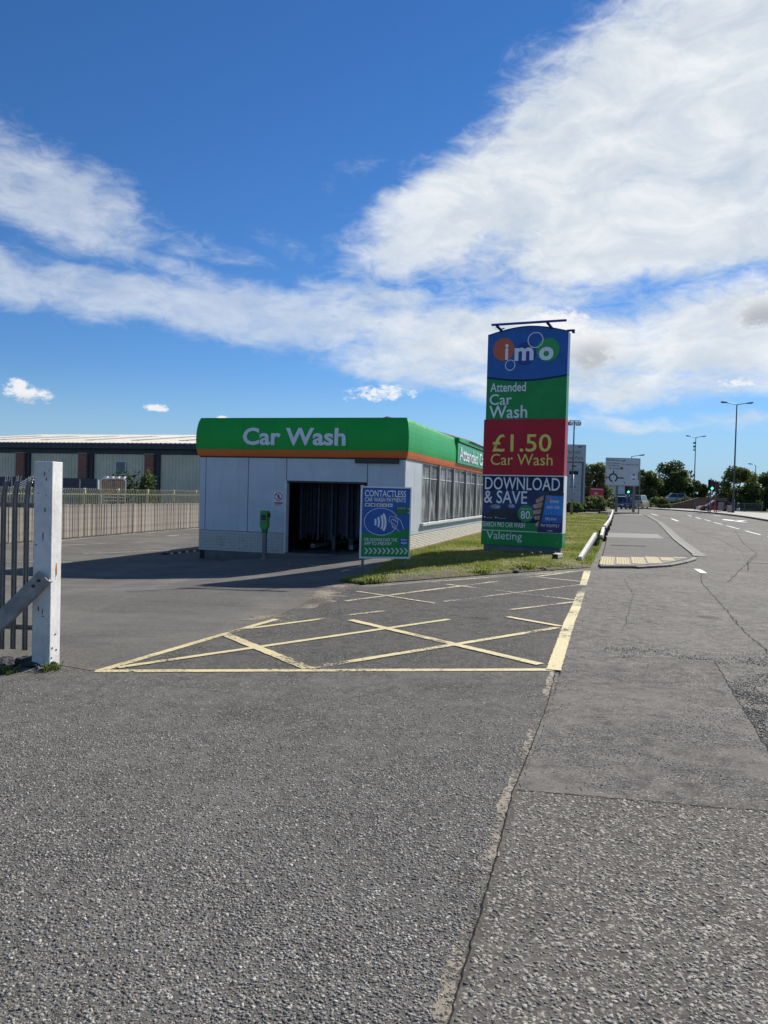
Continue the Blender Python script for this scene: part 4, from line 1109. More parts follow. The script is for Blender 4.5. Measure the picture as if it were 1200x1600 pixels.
text('p', 1.43, 1.465, 1.08, 1.14, -0.031, C_letter, po, bold=0.0)
for k, (fx0, fz0, fx1, fz1, fr) in enumerate(((1.62, 1.60, 1.86, 1.74, 0.060), (1.55, 1.44, 1.86, 1.53, 0.064), (1.55, 1.27, 1.84, 1.33, 0.062), (1.58, 1.11, 1.80, 1.14, 0.056), (1.63, 0.92, 1.76, 1.02, 0.060))):
    an = math.degrees(math.atan2(fz1 - fz0, fx1 - fx0))
    shape(arc(fx0, fz0, fr, fr, an + 90, an + 270, 10) + arc(fx1, fz1, fr, fr, an - 90, an + 90, 10), -0.028 - 0.0004 * k, C_skin, po, 'printed_finger')
    disc(fx0 - fr * 0.2, fz0 + fr * 0.15, fr * 0.45, fr * 0.38, -0.031, mat('printed_nail', (0.6, 0.42, 0.36), 0.4, 0.1), po, 'printed_nail', 12)
shape([(1.81, 1.86), (1.86, 1.89), (2.36, 1.85), (2.31, 0.70), (1.63, 0.70)], -0.032, C_dark, po, 'printed_phone')
shape([(1.86, 1.77), (2.35, 1.75), (2.33, 1.20), (1.78, 1.20)], -0.034, C_brblue, po, 'printed_screen')
shape([(1.77, 1.19), (2.32, 1.19), (2.31, 0.985), (1.73, 0.985)], -0.034, mat('print_mid_blue', (0.015, 0.10, 0.42), 0.3), po, 'printed_screen')
shape([(1.72, 0.98), (2.31, 0.98), (2.305, 0.71), (1.66, 0.71)], -0.034, mat('print_deep_blue', (0.008, 0.015, 0.13), 0.3), po, 'printed_screen')
disc(1.97, 1.65, 0.055, 0.06, -0.036, C_orange, po, 'logo_disc', 18); disc(2.19, 1.59, 0.04, 0.045, -0.036, C_lgreen, po, 'logo_disc', 18)
text('imo', 1.98, 2.22, 1.555, 1.66, -0.038, C_letter, po, bold=0.0)
text('wash club', 1.88, 2.24, 1.39, 1.49, -0.036, C_letter, po, bold=-0.005)
text('PRE-PAY', 1.86, 2.18, 1.055, 1.13, -0.036, C_letter, po, bold=0.0)
text('PAY MONTHLY', 1.73, 2.26, 0.86, 0.945, -0.036, C_letter, po, bold=0.0)
text('MORE', 1.92, 2.07, 0.735, 0.775, -0.036, C_letter, po, bold=0.0)
text('App Store', 0.12, 0.29, 1.05, 1.09, -0.027, C_letter, po, bold=0.0); text('Google Play', 0.45, 0.71, 1.04, 1.085, -0.027, C_letter, po, bold=0.0)
disc(0.065, 1.085, 0.02, 0.025, -0.027, C_letter, po, 'store_mark', 12); shape([(0.39, 1.06), (0.39, 1.11), (0.43, 1.085)], -0.027, C_letter, po, 'store_mark')
text('Valeting', 0.14, 1.19, 0.375, 0.672, -0.024, C_letter, vp, bold=0.0)
# lamp bar over the arch and its arms
lb = MB().box(0.17, 2.32, -0.30, -0.235, 6.64, 6.70).build('lamp_bar', C_dkblue, pyl, bevel=0.008)
for x in (0.42, 1.88):
    MB().bar((x - 0.10, -0.265, 6.645), (x + 0.02, 0.12, 6.49), 0.06, 0.05).build('lamp_arm', C_navy, pyl)
MB().bar((0.36, -0.1, 6.56), (0.5, -0.05, 6.60), 0.03).build('lamp_clip', C_navy, pyl)
torus(MB(), (0.29, -0.24, 6.57), 0.03, 0.004, 'y', 14, 5).build('cable_loop', C_grey, pyl)
part('side_bracket', C_navy, pyl, (W - 0.05, W + 0.17, 0.1, 0.16, 6.44, 6.49), (W + 0.10, W + 0.17, 0.08, 0.18, 6.39, 6.44))

# ------------------------------------------------------------------ contactless board
csx, csy = -0.50, 16.38
cs = empty('contactless_sign', (csx, csy, 0.0), R(14), 'blue and green contactless payment board on two grey legs at the verge', 'sign')
CW, CZ0, CZ1 = 1.115, 0.30, 1.845
gz = lambda lx: verge_z(csx + lx * math.cos(R(14)), csy + lx * math.sin(R(14)))
part('leg', C_grey, cs, (0.06, 0.11, 0.035, 0.085, gz(0.08) - 0.15, 1.80)); part('leg', C_grey, cs, (CW - 0.11, CW - 0.06, 0.035, 0.085, gz(CW - 0.08) - 0.15, 1.80))
bd = part('board', C_blue, cs, (0.015, CW - 0.015, 0.0, 0.03, CZ0 + 0.015, CZ1 - 0.015))
part('frame', C_white, cs, (0, CW, -0.008, 0.034, CZ1 - 0.028, CZ1), (0, CW, -0.008, 0.034, CZ0, CZ0 + 0.04), (0, 0.03, -0.008, 0.034, CZ0 + 0.04, CZ1 - 0.028), (CW - 0.028, CW, -0.008, 0.034, CZ0 + 0.04, CZ1 - 0.028))
def cz(v): return CZ1 - (v - 165) * 0.001565
def cx(x, y): return (x + (y - 165) * 0.0265 - 218) * 0.0016
def cpt(x, y): return (cx(x, y), cz(y))
wave = [cpt(222 + 660 * i / 20, 800 - 62 * i / 20 + 34 * math.sin(PI * i / 20)) for i in range(21)]
MB().prism([(0.031, CZ0 + 0.041), (CW - 0.029, CZ0 + 0.041)] + wave[::-1], -0.0025, -0.001).build('green_field', C_green, bd)
C_lt = C_letter
text('CONTACTLESS', cx(268, 260), cx(838, 260), cz(305), cz(215), -0.0045, C_lt, bd, bold=0.018)
text('CAR WASH PAYMENTS', cx(268, 345), cx(835, 345), cz(375), cz(315), -0.0045, C_lt, bd, bold=0.012)
for i, a in enumerate((268, 345, 428, 505, 582)):
    rect(cx(a, 415), cx(a + 66, 415), cz(440), cz(396), -0.003, C_white, bd, 'card_mark')
    rect(cx(a + 14, 415), cx(a + 52, 415), cz(430), cz(408), -0.0055, (C_navy, C_navy, C_red, C_orange, C_brblue)[i], bd, 'card_mark')
disc(cx(490, 645), cz(645), 232 * .0016, 185 * .001565, -0.0035, C_blue, bd, 'oval_field')
ribbon(arc(cx(490, 645), cz(645), 232 * .0016, 185 * .001565, 0, 360, 60)[:-1], 0.010, -0.0065, C_lt, bd, 'oval_line', True)
for r, x, half, w in ((60, 408, 44, 26), (95, 455, 68, 27), (130, 505, 92, 28), (160, 545, 116, 29)):
    pts = [cpt(x - 0.0012 * (t * half) ** 2 * 1.9 + 6, 652 + t * half) for t in np.linspace(-1, 1, 15)]
    ribbon(pts, w * 0.0016, -0.0065, C_lt, bd, 'radio_wave')
hand = [[(600, 640), (597, 625), (612, 572), (622, 566), (690, 582), (682, 600), (720, 600), (748, 612), (768, 645), (805, 745)], [(600, 640), (625, 650), (635, 615), (650, 605), (690, 628), (718, 658)],
        [(625, 650), (640, 688), (660, 700), (690, 735), (742, 772)], [(640, 660), (668, 672), (692, 705)], [(645, 700), (642, 720), (690, 740)], [(650, 612), (700, 640)]]
for h in hand: ribbon([cpt(*p) for p in h], 0.010, -0.0095, C_lt, bd, 'hand_outline')
rect(cx(690, 480), cx(893, 480), cz(540), cz(432), -0.004, mat('sticker_green', (0.01, 0.12, 0.06), 0.35), bd, 'sticker')
for i, t in enumerate(('CONTACTLESS', 'PAYMENT', 'HERE')):
    text(t, cx(712, 480), cx(830 - 12 * i, 480), cz(465 + i * 26), cz(446 + i * 26), -0.0075, C_lgreen if i else C_lt, bd, bold=0.0)
ribbon([cpt(858, 470), cpt(882, 455), cpt(890, 490), cpt(880, 525), cpt(858, 510)], 0.012, -0.0075, C_lt, bd, 'sticker_arrow')
text('OR DOWNLOAD THE', cx(256, 892), cx(712, 892), cz(916), cz(870), -0.0065, C_lt, bd, bold=0.008)
text('APP TO PRE-PAY', cx(254, 945), cx(640, 945), cz(968), cz(924), -0.0065, C_lt, bd, bold=0.008)
rect(cx(750, 915), cx(852, 915), cz(972), cz(862), -0.004, C_blue, bd, 'app_tile')
text('imo', cx(768, 890), cx(845, 890), cz(905), cz(872), -0.0075, C_lt, bd, bold=0); text('app', cx(765, 940), cx(848, 940), cz(955), cz(922), -0.0075, C_lt, bd, bold=0)
M_chev = mat('chevron_pale', (0.55, 0.66, 0.60), 0.45, 0.05)
for i in range(10):
    a = 256 + i * 61
    shape([cpt(a, 1005), cpt(a + 24, 1005), cpt(a + 58, 1048), cpt(a + 24, 1090), cpt(a, 1090), cpt(a + 32, 1048)], -0.0045, M_chev, bd, 'chevron')
tape = MB().add([(0, -0.011, CZ1 - 0.02), (0.07, -0.011, CZ1 - 0.005), (0.06, -0.02, CZ1 + 0.02), (-0.02, -0.015, CZ1 + 0.02), (0, -0.008, CZ1 + 0.0)], [(0, 1, 2, 3)]).build('tape_end', mat('pale_tape', (0.7, 0.62, 0.58), 0.5), cs)

# ------------------------------------------------------------------ white gate post, brace and near palisade
M_ppaint = mat('white_post_paint', (0.64, 0.63, 0.60), 0.55, 0.14, 5, 0.4, 25, grime=0.75, gcol=(0.22, 0.21, 0.19), streak=True)
gpx, gpy = -3.14, 7.19
gate = empty('gate_post', (gpx, gpy, 0.0), -R(6), 'tall square white painted gate post with chipped paint at the left', 'post')
PH = 1.915
MB().box(-0.088, 0.088, -0.09, 0.09, -0.05, PH).build('post', M_ppaint, gate, bevel=0.007)
M_chipd = mat('bare_paint_chip', (0.055, 0.06, 0.065), 0.8, 0.3, 20)
M_rust = mat('rust', (0.30, 0.13, 0.04), 0.9, 0.3, 20)
rs_ = random.Random(3)
for (x, z, w, h) in ((0.012, 1.80, .012, .05), (0.03, 1.75, .012, .035), (0.02, 1.47, .012, .05), (0.005, 1.22, .011, .09), (-0.06, 1.14, .03, .012), (0.055, 1.83, .006, .025), (-0.03, 0.55, .014, .06), (0.01, 0.52, .01, .07), (0.015, 0.48, .03, .012), (-0.02, 0.72, .02, .012), (0.03, 1.6, .006, .02), (-0.05, 1.62, .01, .015)):
    n = 9
    shape([(x + w * rs_.uniform(.35, .6) * math.cos(2*PI*i/n), z + h * rs_.uniform(.3, .6) * math.sin(2*PI*i/n)) for i in range(n)], -0.0905, M_chipd, gate, 'paint_chip', 0.001)
def side_chip(y, z, w, h, m, nm, n=10):
    pts = [(w * rs_.uniform(.35, .6) * math.cos(2*PI*i/n), h * rs_.uniform(.35, .6) * math.sin(2*PI*i/n)) for i in range(n)]
    return MB().add([(0.0885, y + p[0], z + p[1]) for p in pts] + [(0.0895, y + p[0], z + p[1]) for p in pts], [tuple(range(n)), tuple(range(n, 2*n))] + [(i, (i+1) % n, n+(i+1) % n, n+i) for i in range(n)]).build(nm, m, gate)
side_chip(0.0, 0.90, 0.035, 0.13, M_rust, 'rust_stain'); side_chip(0.0, 0.83, 0.018, 0.04, C_white, 'hinge_stub')
for y, z in ((0.0, 0.30), (-0.05, 0.18), (0.02, 0.15), (-0.06, 0.09)):
    MB().tube((0.088, y, z), (0.094, y, z), 0.008, n=8).build('bolt_hole', C_dark, gate)
# steel angle brace bolted to the front of the post
M_angle = mat('grey_angle_steel', (0.27, 0.255, 0.23), 0.55, 0.25, 8, 0.3, 40, metal=0.2, grime=0.4)
br = empty('brace', (0, 0, 0), 0, parent=gate)
a_, b_ = Vector((0.045, -0.135, 0.86)), Vector((-0.72, -0.30, 0.02))
MB().bar(a_, b_, 0.135, 0.012, up=(0.1, 1, 0.05)).build('angle_flange', M_angle, br)
dn_ = (b_ - a_).normalized().cross(Vector((0.1, 1, 0.05)).normalized()).normalized()
if dn_.z > 0: dn_ = -dn_
MB().bar(a_ + dn_ * 0.07 + Vector((0, 0.03, 0)), b_ + dn_ * 0.07 + Vector((0, 0.03, 0)), 0.012, 0.075, up=(0, 1, 0)).build('angle_web', M_angle, br)
for t in (0.05, 0.11):
    p = a_.lerp(b_, t); MB().tube(p + Vector((0, -0.006, 0)), p + Vector((0, -0.022, 0)), 0.014, n=6).build('bolt', C_dark, br)
part('brace_tab', mat('pale_cut_steel', (0.5, 0.52, 0.54), 0.4), br, (-0.03, 0.085, -0.112, -0.092, 0.80, 0.83))

M_pal = mat('dark_palisade', (0.20, 0.19, 0.175), 0.55, 0.2, 6, 0.15, 50, metal=0.3, grime=0.35)
nf = empty('palisade_fence', (-3.31, 7.5, 0), R(172), 'dark grey steel palisade fence beside the white gate post', 'fence')
def pale_mesh(h, w, bend, name='pale'):
    mb = MB()
    # corrugated W section: five strips
    xs = [-w/2, -w*0.28, -w*0.1, w*0.1, w*0.28, w/2]; ys = [0.006, -0.008, 0.004, 0.004, -0.008, 0.006]
    def ring(z, oy, k=1.0): return [(x * k, y + oy, z) for x, y in zip(xs, ys)]
    lev = [(0.0, 0, 1), (h * 0.86, 0, 1), (h * 0.92, bend * 0.25, 1), (h * 0.97, bend * 0.7, 0.95)]
    vs = []
    for z, oy, k in lev: vs += ring(z, oy, k)
    n = 6; fs = [(r*n+i, r*n+i+1, (r+1)*n+i+1, (r+1)*n+i) for r in range(len(lev)-1) for i in range(n-1)]
    mb.add(vs, fs)
    b = len(mb.v)
    top = lev[-1]
    mb.add([(-w*.5, bend*.7, h*.97), (-w*.1, bend*.7, h*.97), (-w*.42, bend*1.1, h), (w*.5, bend*.7, h*.97), (w*.1, bend*.7, h*.97), (w*.42, bend*1.1, h), (0, bend*.7, h*.97), (0.0, bend, h*1.004)], [(0, 1, 2), (3, 4, 5), (1, 4, 7)])
    me = mb.mesh(name); return me
pm = pale_mesh(1.70, 0.06, -0.05); pm.materials.append(M_pal)
for i, x in enumerate((0.06, 0.165, 0.29, 0.41, 0.55, 0.70, 0.85, 1.0, 1.15)):
    o = bpy.data.objects.new('pale', pm); col.objects.link(o); o.parent = nf
    o.location = (x, 0.03, 0.07 + 0.004 * (i % 3))
    sol = o.modifiers.new('s', 'SOLIDIFY'); sol.thickness = 0.004
for z in (0.27, 1.47):
    MB().box(-0.06, 1.3, -0.03, 0.012, z, z + 0.05).build('rail', M_pal, nf)
MB().box(-0.075, -0.03, -0.05, 0.03, 0, 1.66).build('end_post', M_pal, nf)
# rubble at the foot
M_rub = mat('concrete_rubble', (0.20, 0.19, 0.17), 0.95, 0.3, 8, 0.8, 40, grime=0.4)
M_rubd = mat('dark_rubble', (0.045, 0.045, 0.045), 0.95, 0.3, 8, 0.8, 40)
def rock(name, x, y, z, r, sq, m, label, seed, cat='rubble', parent=None):
    bm = lump(random.Random(seed), r, sq, 3, 0.55); me = bpy.data.meshes.new(name); bm.to_mesh(me); bm.free()
    o = link_mesh(name, me, m, parent); o.location = (x, y, z)
    return tag(o, label, cat) if label else o
rock('broken_tarmac', -3.3, 7.22, 0.02, 0.13, 0.5, M_rubd, 'dark lump of broken tarmac against the gate post foot', 1)
rock('broken_tarmac', -3.52, 7.1, 0.03, 0.11, 0.55, M_rubd, 'dark broken tarmac lump under the steel brace', 2)
rock('concrete_footing', -3.62, 6.92, 0.0, 0.2, 0.35, M_rub, 'cracked concrete footing under the lower end of the brace', 4)
rock('concrete_footing', -3.16, 7.0, -0.02, 0.15, 0.28, M_rub, 'flat concrete crumbs before the gate post', 6)
M_weed = leaf_mat('weeds', [(0.1, (0.18, 0.19, 0.05)), (0.9, (0.08, 0.14, 0.03))])
tuft('weed', -3.03, 7.02, 0.01, 60, 0.07, M_weed, 'yellow green weed at the corner of the gate post', 71)
tuft('weed', -3.35, 6.84, 0.01, 70, 0.06, M_weed, 'small green weed in the gutter left of the gate post', 72)

# ------------------------------------------------------------------ timber fence and far palisade
M_timber = []
for i, c in enumerate(((0.30, 0.265, 0.22), (0.25, 0.22, 0.19), (0.35, 0.31, 0.26), (0.20, 0.175, 0.15), (0.28, 0.25, 0.215), (0.38, 0.34, 0.29), (0.23, 0.195, 0.155), (0.32, 0.27, 0.21))):
    M_timber.append(mat('weathered_board_%d' % i, c, 0.9, 0.35, 5, 0.4, 30, grime=0.6, gcol=(0.09, 0.075, 0.06), streak=True))
FA, FB = Vector((-14.9, 20.6)), Vector((-9.1, 47.0))
fd = (FB - FA).normalized(); fang = math.atan2(fd.y, fd.x); flen = (FB - FA).length
tf = empty('timber_fence', (FA.x, FA.y, -0.45), fang, 'weathered grey close board timber fence along the car park', 'fence')
rs_ = random.Random(17)
bms = []
for i in range(6):
    w = 0.078 + 0.010 * i; h = 1.36 + 0.008 * (i % 3)
    bms.append((w, MB().box(0, w - 0.0015, -0.010 - 0.002 * (i % 2), 0.010, 0.03, h).mesh('board')))
t = 0.0; nb_ = 0
while t < flen and nb_ < 290:
    w, me0 = rs_.choice(bms)
    key = (me0.name, rs_.randrange(8))
    if key not in MATS:
        c = me0.copy(); c.materials.append(M_timber[key[1]]); MATS[key] = c
    o = bpy.data.objects.new('board', MATS[key]); col.objects.link(o); o.parent = tf
    zz = zg(FA.x + fd.x * t, FA.y + fd.y * t) + 0.45
    o.location = (t, rs_.uniform(-0.012, 0.012), zz + rs_.uniform(-0.01, 0.02)); o.rotation_euler = (0, rs_.gauss(0, 0.004), 0)
    t += w; nb_ += 1
for z in (0.25, 1.1): MB().box(0, flen, 0.022, 0.07, z, z + 0.09).build('rail', M_timber[3], tf)
MB().box(0, flen, -0.016, 0.016, -0.06, 0.05).build('gravel_board', mat('dark_gravel_board', (0.05, 0.045, 0.04), 0.9), tf)
for k in range(10): MB().box(k * 2.6, k * 2.6 + 0.09, 0.075, 0.16, 0, 1.3).build('fence_post', M_timber[3], tf)

M_cream = mat('cream_palisade', (0.62, 0.57, 0.36), 0.6, 0.12, 5, grime=0.3)
off = 1.4
pfo = empty('palisade_fence', (FA.x - fd.y * off, FA.y + fd.x * off, -0.45), fang, 'pale cream steel palisade fence behind the timber fence', 'fence')
pm2 = pale_mesh(2.02, 0.07, -0.05); pm2.materials.append(M_cream)
for i in range(int((flen + 4) / 0.155)):
    o = bpy.data.objects.new('pale', pm2); col.objects.link(o); o.parent = pfo; o.location = (i * 0.155, 0.0, 0.03)
for z in (0.35, 1.75): MB().box(0, flen + 4, 0.01, 0.06, z, z + 0.05).build('rail', M_cream, pfo)
for k in range(12): MB().box(k * 2.75, k * 2.75 + 0.10, 0.065, 0.16, 0, 2.05).build('fence_post', M_cream, pfo)

# ------------------------------------------------------------------ warehouse on the left
WA = -R(17)
wh = empty('warehouse', (-16.7, 67.0, -0.45), WA, 'long low warehouse with cream corrugated cladding, brick piers and pale roof', 'building')
M_clad = mat('cream_cladding', (0.74, 0.66, 0.47), 0.55, 0.08, 0.6, grime=0.3, gcol=(0.22, 0.22, 0.19), streak=True)
M_wroof = mat('pale_roof_sheet', (0.68, 0.62, 0.50), 0.55, 0.07, 0.5, grime=0.3, gcol=(0.4, 0.36, 0.30))
M_wfas = mat('black_fascia', (0.03, 0.035, 0.045), 0.5, 0.2, 2)
HW = 5.95
X0, X1 = -34.0, 10.5
cl_ = MB(); x = X0
while x < X1:
    cl_.add([(x, 0, 0), (x + 0.16, 0, 0), (x + 0.20, -0.06, 0), (x + 0.30, -0.06, 0), (x + 0.34, 0, 0), (x, 0, HW - 0.9), (x + 0.16, 0, HW - 0.9), (x + 0.20, -0.06, HW - 0.9), (x + 0.30, -0.06, HW - 0.9), (x + 0.34, 0, HW - 0.9)],
            [(0, 1, 6, 5), (1, 2, 7, 6), (2, 3, 8, 7), (3, 4, 9, 8)]); x += 0.34
cl_.build('corrugated_cladding', M_clad, wh)
part('wall_backing', M_core, wh, (X0, X1, 0.05, 0.3, 0, HW))
part('end_wall', M_clad, wh, (X1 - 0.2, X1, 0.3, 40, 0, HW))
part('eaves_fascia', M_wfas, wh, (X0 - 0.3, X1 + 0.3, -0.75, -0.65, HW - 0.42, HW + 0.02))
part('gutter', mat('grey_gutter', (0.10, 0.11, 0.13), 0.5), wh, (X0 - 0.3, X1 + 0.3, -0.86, -0.755, HW - 0.05, HW + 0.06))
part('soffit', M_wfas, wh, (X0, X1, -0.65, 0.05, HW - 0.45, HW - 0.38))
part('wall_head', M_wfas, wh, (X0, X1, -0.09, 0.05, HW - 0.90, HW - 0.45))
rf = MB(); x = X0 - 0.3
while x < X1 + 0.3:
    a, b = (-0.8, HW + 0.03), (21.0, HW + 2.45)
    rf.add([(x, a[0], a[1]), (x + 0.2, a[0], a[1]), (x + 0.28, a[0], a[1] + 0.06), (x + 0.4, a[0], a[1] + 0.06), (x + 0.48, a[0], a[1]),
            (x, b[0], b[1]), (x + 0.2, b[0], b[1]), (x + 0.28, b[0], b[1] + 0.06), (x + 0.4, b[0], b[1] + 0.06), (x + 0.48, b[0], b[1])],
           [(0, 1, 6, 5), (1, 2, 7, 6), (2, 3, 8, 7), (3, 4, 9, 8)]); x += 0.48
roof = rf.build('roof', M_wroof, wh)
MB().add([(X0, 21.0, HW + 2.45), (X1, 21.0, HW + 2.45), (X1, 42, HW), (X0, 42, HW)], [(0, 1, 2, 3)]).build('roof_rear_slope', M_wroof, wh)
M_rl = mat('roof_light', (0.36, 0.34, 0.30), 0.4, 0.1, 1)
for k in range(9):
    x = -30 + k * 5.2
    MB().add([(x, 4.0, HW + 0.66), (x + 1.0, 4.0, HW + 0.66), (x + 1.0, 15.0, HW + 1.88), (x, 15.0, HW + 1.88), (x, 4.0, HW + 0.60), (x + 1, 4.0, HW + 0.60), (x + 1, 15, HW + 1.82), (x, 15, HW + 1.82)], [(0, 1, 2, 3), (0, 4, 5, 1), (0, 3, 7, 4), (1, 5, 6, 2), (2, 6, 7, 3)]).build('roof_light', M_rl, roof)
M_wbrick = mat('brown_brick', (0.20, 0.085, 0.05), 0.9, 0.25, 6, 0.4, 30)
def brick_mat():
    m = bpy.data.materials.new('pier_brick'); m.use_nodes = True
    g = NG(m.node_tree); b = g.n['Principled BSDF']
    tc = g.new('ShaderNodeTexCoord').outputs['Object']
    mp = g.new('ShaderNodeMapping'); g.l.new(tc, mp.inputs[0]); mp.inputs['Rotation'].default_value = (R(90), 0, 0)
    bt = g.new('ShaderNodeTexBrick'); g.l.new(mp.outputs[0], bt.inputs[0])
    bt.inputs['Color1'].default_value = (0.34, 0.12, 0.065, 1); bt.inputs['Color2'].default_value = (0.24, 0.085, 0.05, 1); bt.inputs['Mortar'].default_value = (0.25, 0.21, 0.17, 1)
    bt.inputs['Scale'].default_value = 1.0; bt.inputs['Brick Width'].default_value = 0.225; bt.inputs['Row Height'].default_value = 0.075; bt.inputs['Mortar Size'].default_value = 0.008
    g.l.new(bt.outputs[0], b.inputs['Base Color']); b.inputs['Roughness'].default_value = 0.9
    return m
M_pier = brick_mat()
for t in (-25.0, -17.9, -10.95, -4.0, 3.0):
    part('brick_pier', M_pier, wh, (t - 0.55, t + 0.35, -0.55, -0.062, 0, HW - 0.92))
    part('pier_cap', mat('pier_cap_stone', (0.3, 0.28, 0.24), 0.8), wh, (t - 0.6, t + 0.4, -0.6, -0.062, HW - 0.915, HW - 0.84))
    part('downpipe_recess', M_wfas, wh, (t + 0.355, t + 0.8, -0.30, -0.062, 0, HW - 0.9))
wn_ = empty('window', (-7.3, -0.07, 3.2), 0, parent=wh)
part('pane', mat('dark_pane', (0.10, 0.12, 0.15), 0.15), wn_, (-0.48, 0.48, -0.02, 0.0, 0.06, 1.15))
part('window_frame', C_white, wn_, (-0.56, 0.56, -0.05, -0.0, 0, 0.06), (-0.56, 0.56, -0.05, 0, 1.15, 1.21), (-0.56, -0.48, -0.05, 0, 0.06, 1.15), (0.48, 0.56, -0.05, 0, 0.06, 1.15))

# ------------------------------------------------------------------ yard things between the fences and the warehouse
def local_pt(px, py_, Y):   # world point on a given depth from bearings measured on site
    return ((px - 600) / 1202 * Y, Y)
# timber-panelled cage with white tubular frame
cgx, cgy = local_pt(180, 0, 47.0)
cg = empty('timber_cage', (cgx - 0.9, cgy, -0.45), -R(10), 'timber panelled cage with rounded white tubular frame behind the fences', 'cage')
M_tubew = mat('white_tube', (0.72, 0.71, 0.68), 0.5, 0.08)
CWD, CTOP = 1.62, 2.62
fr = MB()
r_ = 0.035
fr.tube((0, 0, 0.1), (0, 0, CTOP - 0.12), r_); fr.tube((0, 0, CTOP - 0.12), (0.12, 0, CTOP), r_); fr.tube((0.12, 0, CTOP), (CWD - 0.12, 0, CTOP), r_); fr.tube((CWD - 0.12, 0, CTOP), (CWD, 0, CTOP - 0.12), r_); fr.tube((CWD, 0, CTOP - 0.12), (CWD, 0, 0.1), r_)
fr.build('tubular_frame', M_tubew, cg)
M_cboard = mat('brown_cage_board', (0.27, 0.19, 0.13), 0.85, 0.25, 5)
for i in range(12):
    x = 0.05 + i * 0.127 + (0.03 if i > 5 else 0)
    MB().box(x, x + 0.115, 0.02, 0.04, 1.72, CTOP - 0.06).build('board', M_cboard, cg)
for z in (1.62, 1.45, 1.25): MB().box(0.0, CWD, -0.02, 0.01, z, z + 0.07).build('cross_rail', M_tubew, cg)
MB().box(0, CWD, 0, 1.2, 0.05, 0.2).build('base', C_grey, cg)
for i in range(4): MB().box(0.12 + i * 0.38, 0.34 + i * 0.38, 0.1, 0.3, CTOP + 0.036, CTOP + 0.14).build('white_cap', M_tubew, cg)
# old concrete-panel fence to its left
pfx, pfy = local_pt(60, 0, 45.0)
cf = empty('panel_fence', (pfx - 3, pfy + 0.9, -0.45), -R(17), 'tall weathered board fence with dark mesh top beyond the car park', 'fence')
for i in range(56):
    MB().box(i * 0.13, i * 0.13 + 0.122, 0, 0.025, 0.05, 1.98 + 0.02 * rs_.random()).build('board', M_timber[rs_.randrange(3)], cf)
M_mesh = mat('dark_mesh', (0.07, 0.07, 0.08), 0.8, 0.3, 40)
for i in range(6): MB().box(i * 1.2, i * 1.2 + 1.12, 0.035, 0.055, 1.98, 2.56).build('mesh_panel', M_mesh, cf)
for i in range(7): MB().box(i * 1.2 - 0.05, i * 1.2 + 0.02, 0.04, 0.11, 0, 2.5).build('fence_post', M_tubew, cf)
# white stair rails seen past the near palisade
sx, sy = local_pt(30, 0, 40.0)
st = empty('stair_rail', (sx - 0.6, sy, -0.45), -R(10), 'white sloping handrails seen between the near palisade pales', 'handrail')
for i in range(4): MB().tube((0, 0.1 * i, 1.55 + 0.14 * i), (1.4, 0.1 * i, 2.25 + 0.14 * i), 0.025, n=8).build('handrail', M_tubew, st)
for x in (0.1, 1.3): MB().tube((x, 0, 0), (x, 0, 1.6 + x * .5), 0.03, n=8).build('rail_post', M_tubew, st)

# speed hump
hpx, hpy = -7.0, 24.6
sh = empty('speed_hump', (hpx, hpy, zg(hpx, hpy)), R(72), 'low black and yellow speed hump by the left wall of the car wash', 'speed hump')
M_rubber = mat('black_rubber', (0.018, 0.018, 0.018), 0.8, 0.2); M_hy = mat('hump_yellow', (0.62, 0.48, 0.12), 0.7)
for i in range(6):
    MB().add([(i*.45, -.17, 0), (i*.45+.445, -.17, 0), (i*.45+.445, .17, 0), (i*.45, .17, 0), (i*.45, -.07, .055), (i*.45+.445, -.07, .055), (i*.45+.445, .07, .055), (i*.45, .07, .055)], [(4,5,6,7),(0,1,5,4),(1,2,6,5),(2,3,7,6),(3,0,4,7)]).build('hump_segment', M_rubber, sh)
    MB().add([(i*.45+.1, -.155, .014), (i*.45+.28, -.155, .014), (i*.45+.36, -.08, .057), (i*.45+.2, -.08, .057)], [(0, 1, 2, 3)]).build('yellow_mark', M_hy, sh)

# ------------------------------------------------------------------ knee rail, offcut
M_rwhite = mat('white_rail_paint', (0.58, 0.55, 0.49), 0.7, 0.3, 9, 0.5, 30, grime=0.95, gcol=(0.22, 0.18, 0.13))
M_pblack = mat('black_stained_post', (0.028, 0.026, 0.024), 0.75, 0.3, 8, 0.3, 30)
kr = empty('knee_rail_fence', (7.38, 26.2, 0.0), 0, 'low knee rail of white topped timber with black posts along the verge, near end fallen', 'fence')
def KP(x, y, z): return (x - 7.38, y - 26.2, z)
def rail_seg(a, b, sag=0):
    MB().bar(KP(*a), KP(*b), 0.10, 0.09).build('rail', M_rwhite, kr, bevel=0.012)
    av = Vector(a); bv = Vector(b); d = (bv - av).normalized(); s = d.cross(Vector((0, 0, 1))).normalized()
    MB().bar(Vector(KP(*a)) + s * 0.055 - Vector((0, 0, 0.085)), Vector(KP(*b)) + s * 0.055 - Vector((0, 0, 0.085)), 0.035, 0.07).build('under_rail', M_pblack, kr)
pts = [(5.22, 20.35, 0.12), (7.3, 26.5, 0.50), (7.62, 26.9, 0.40), (8.75, 30.6, 0.56), (8.9, 31.0, 0.60), (10.1, 34.9, 0.58), (11.9, 40.7, 0.57), (13.7, 46.5, 0.60), (15.5, 52.4, 0.66), (17.2, 57.9, 0.74), (18.9, 63.6, 0.80)]
rail_seg(pts[0], pts[1]); rail_seg(pts[2], pts[3])
for a, b in zip(pts[4:-1], pts[5:]):
    d = (Vector(b) - Vector(a)).normalized() * 0.01; rail_seg(tuple(Vector(a) + d), tuple(Vector(b) - d))
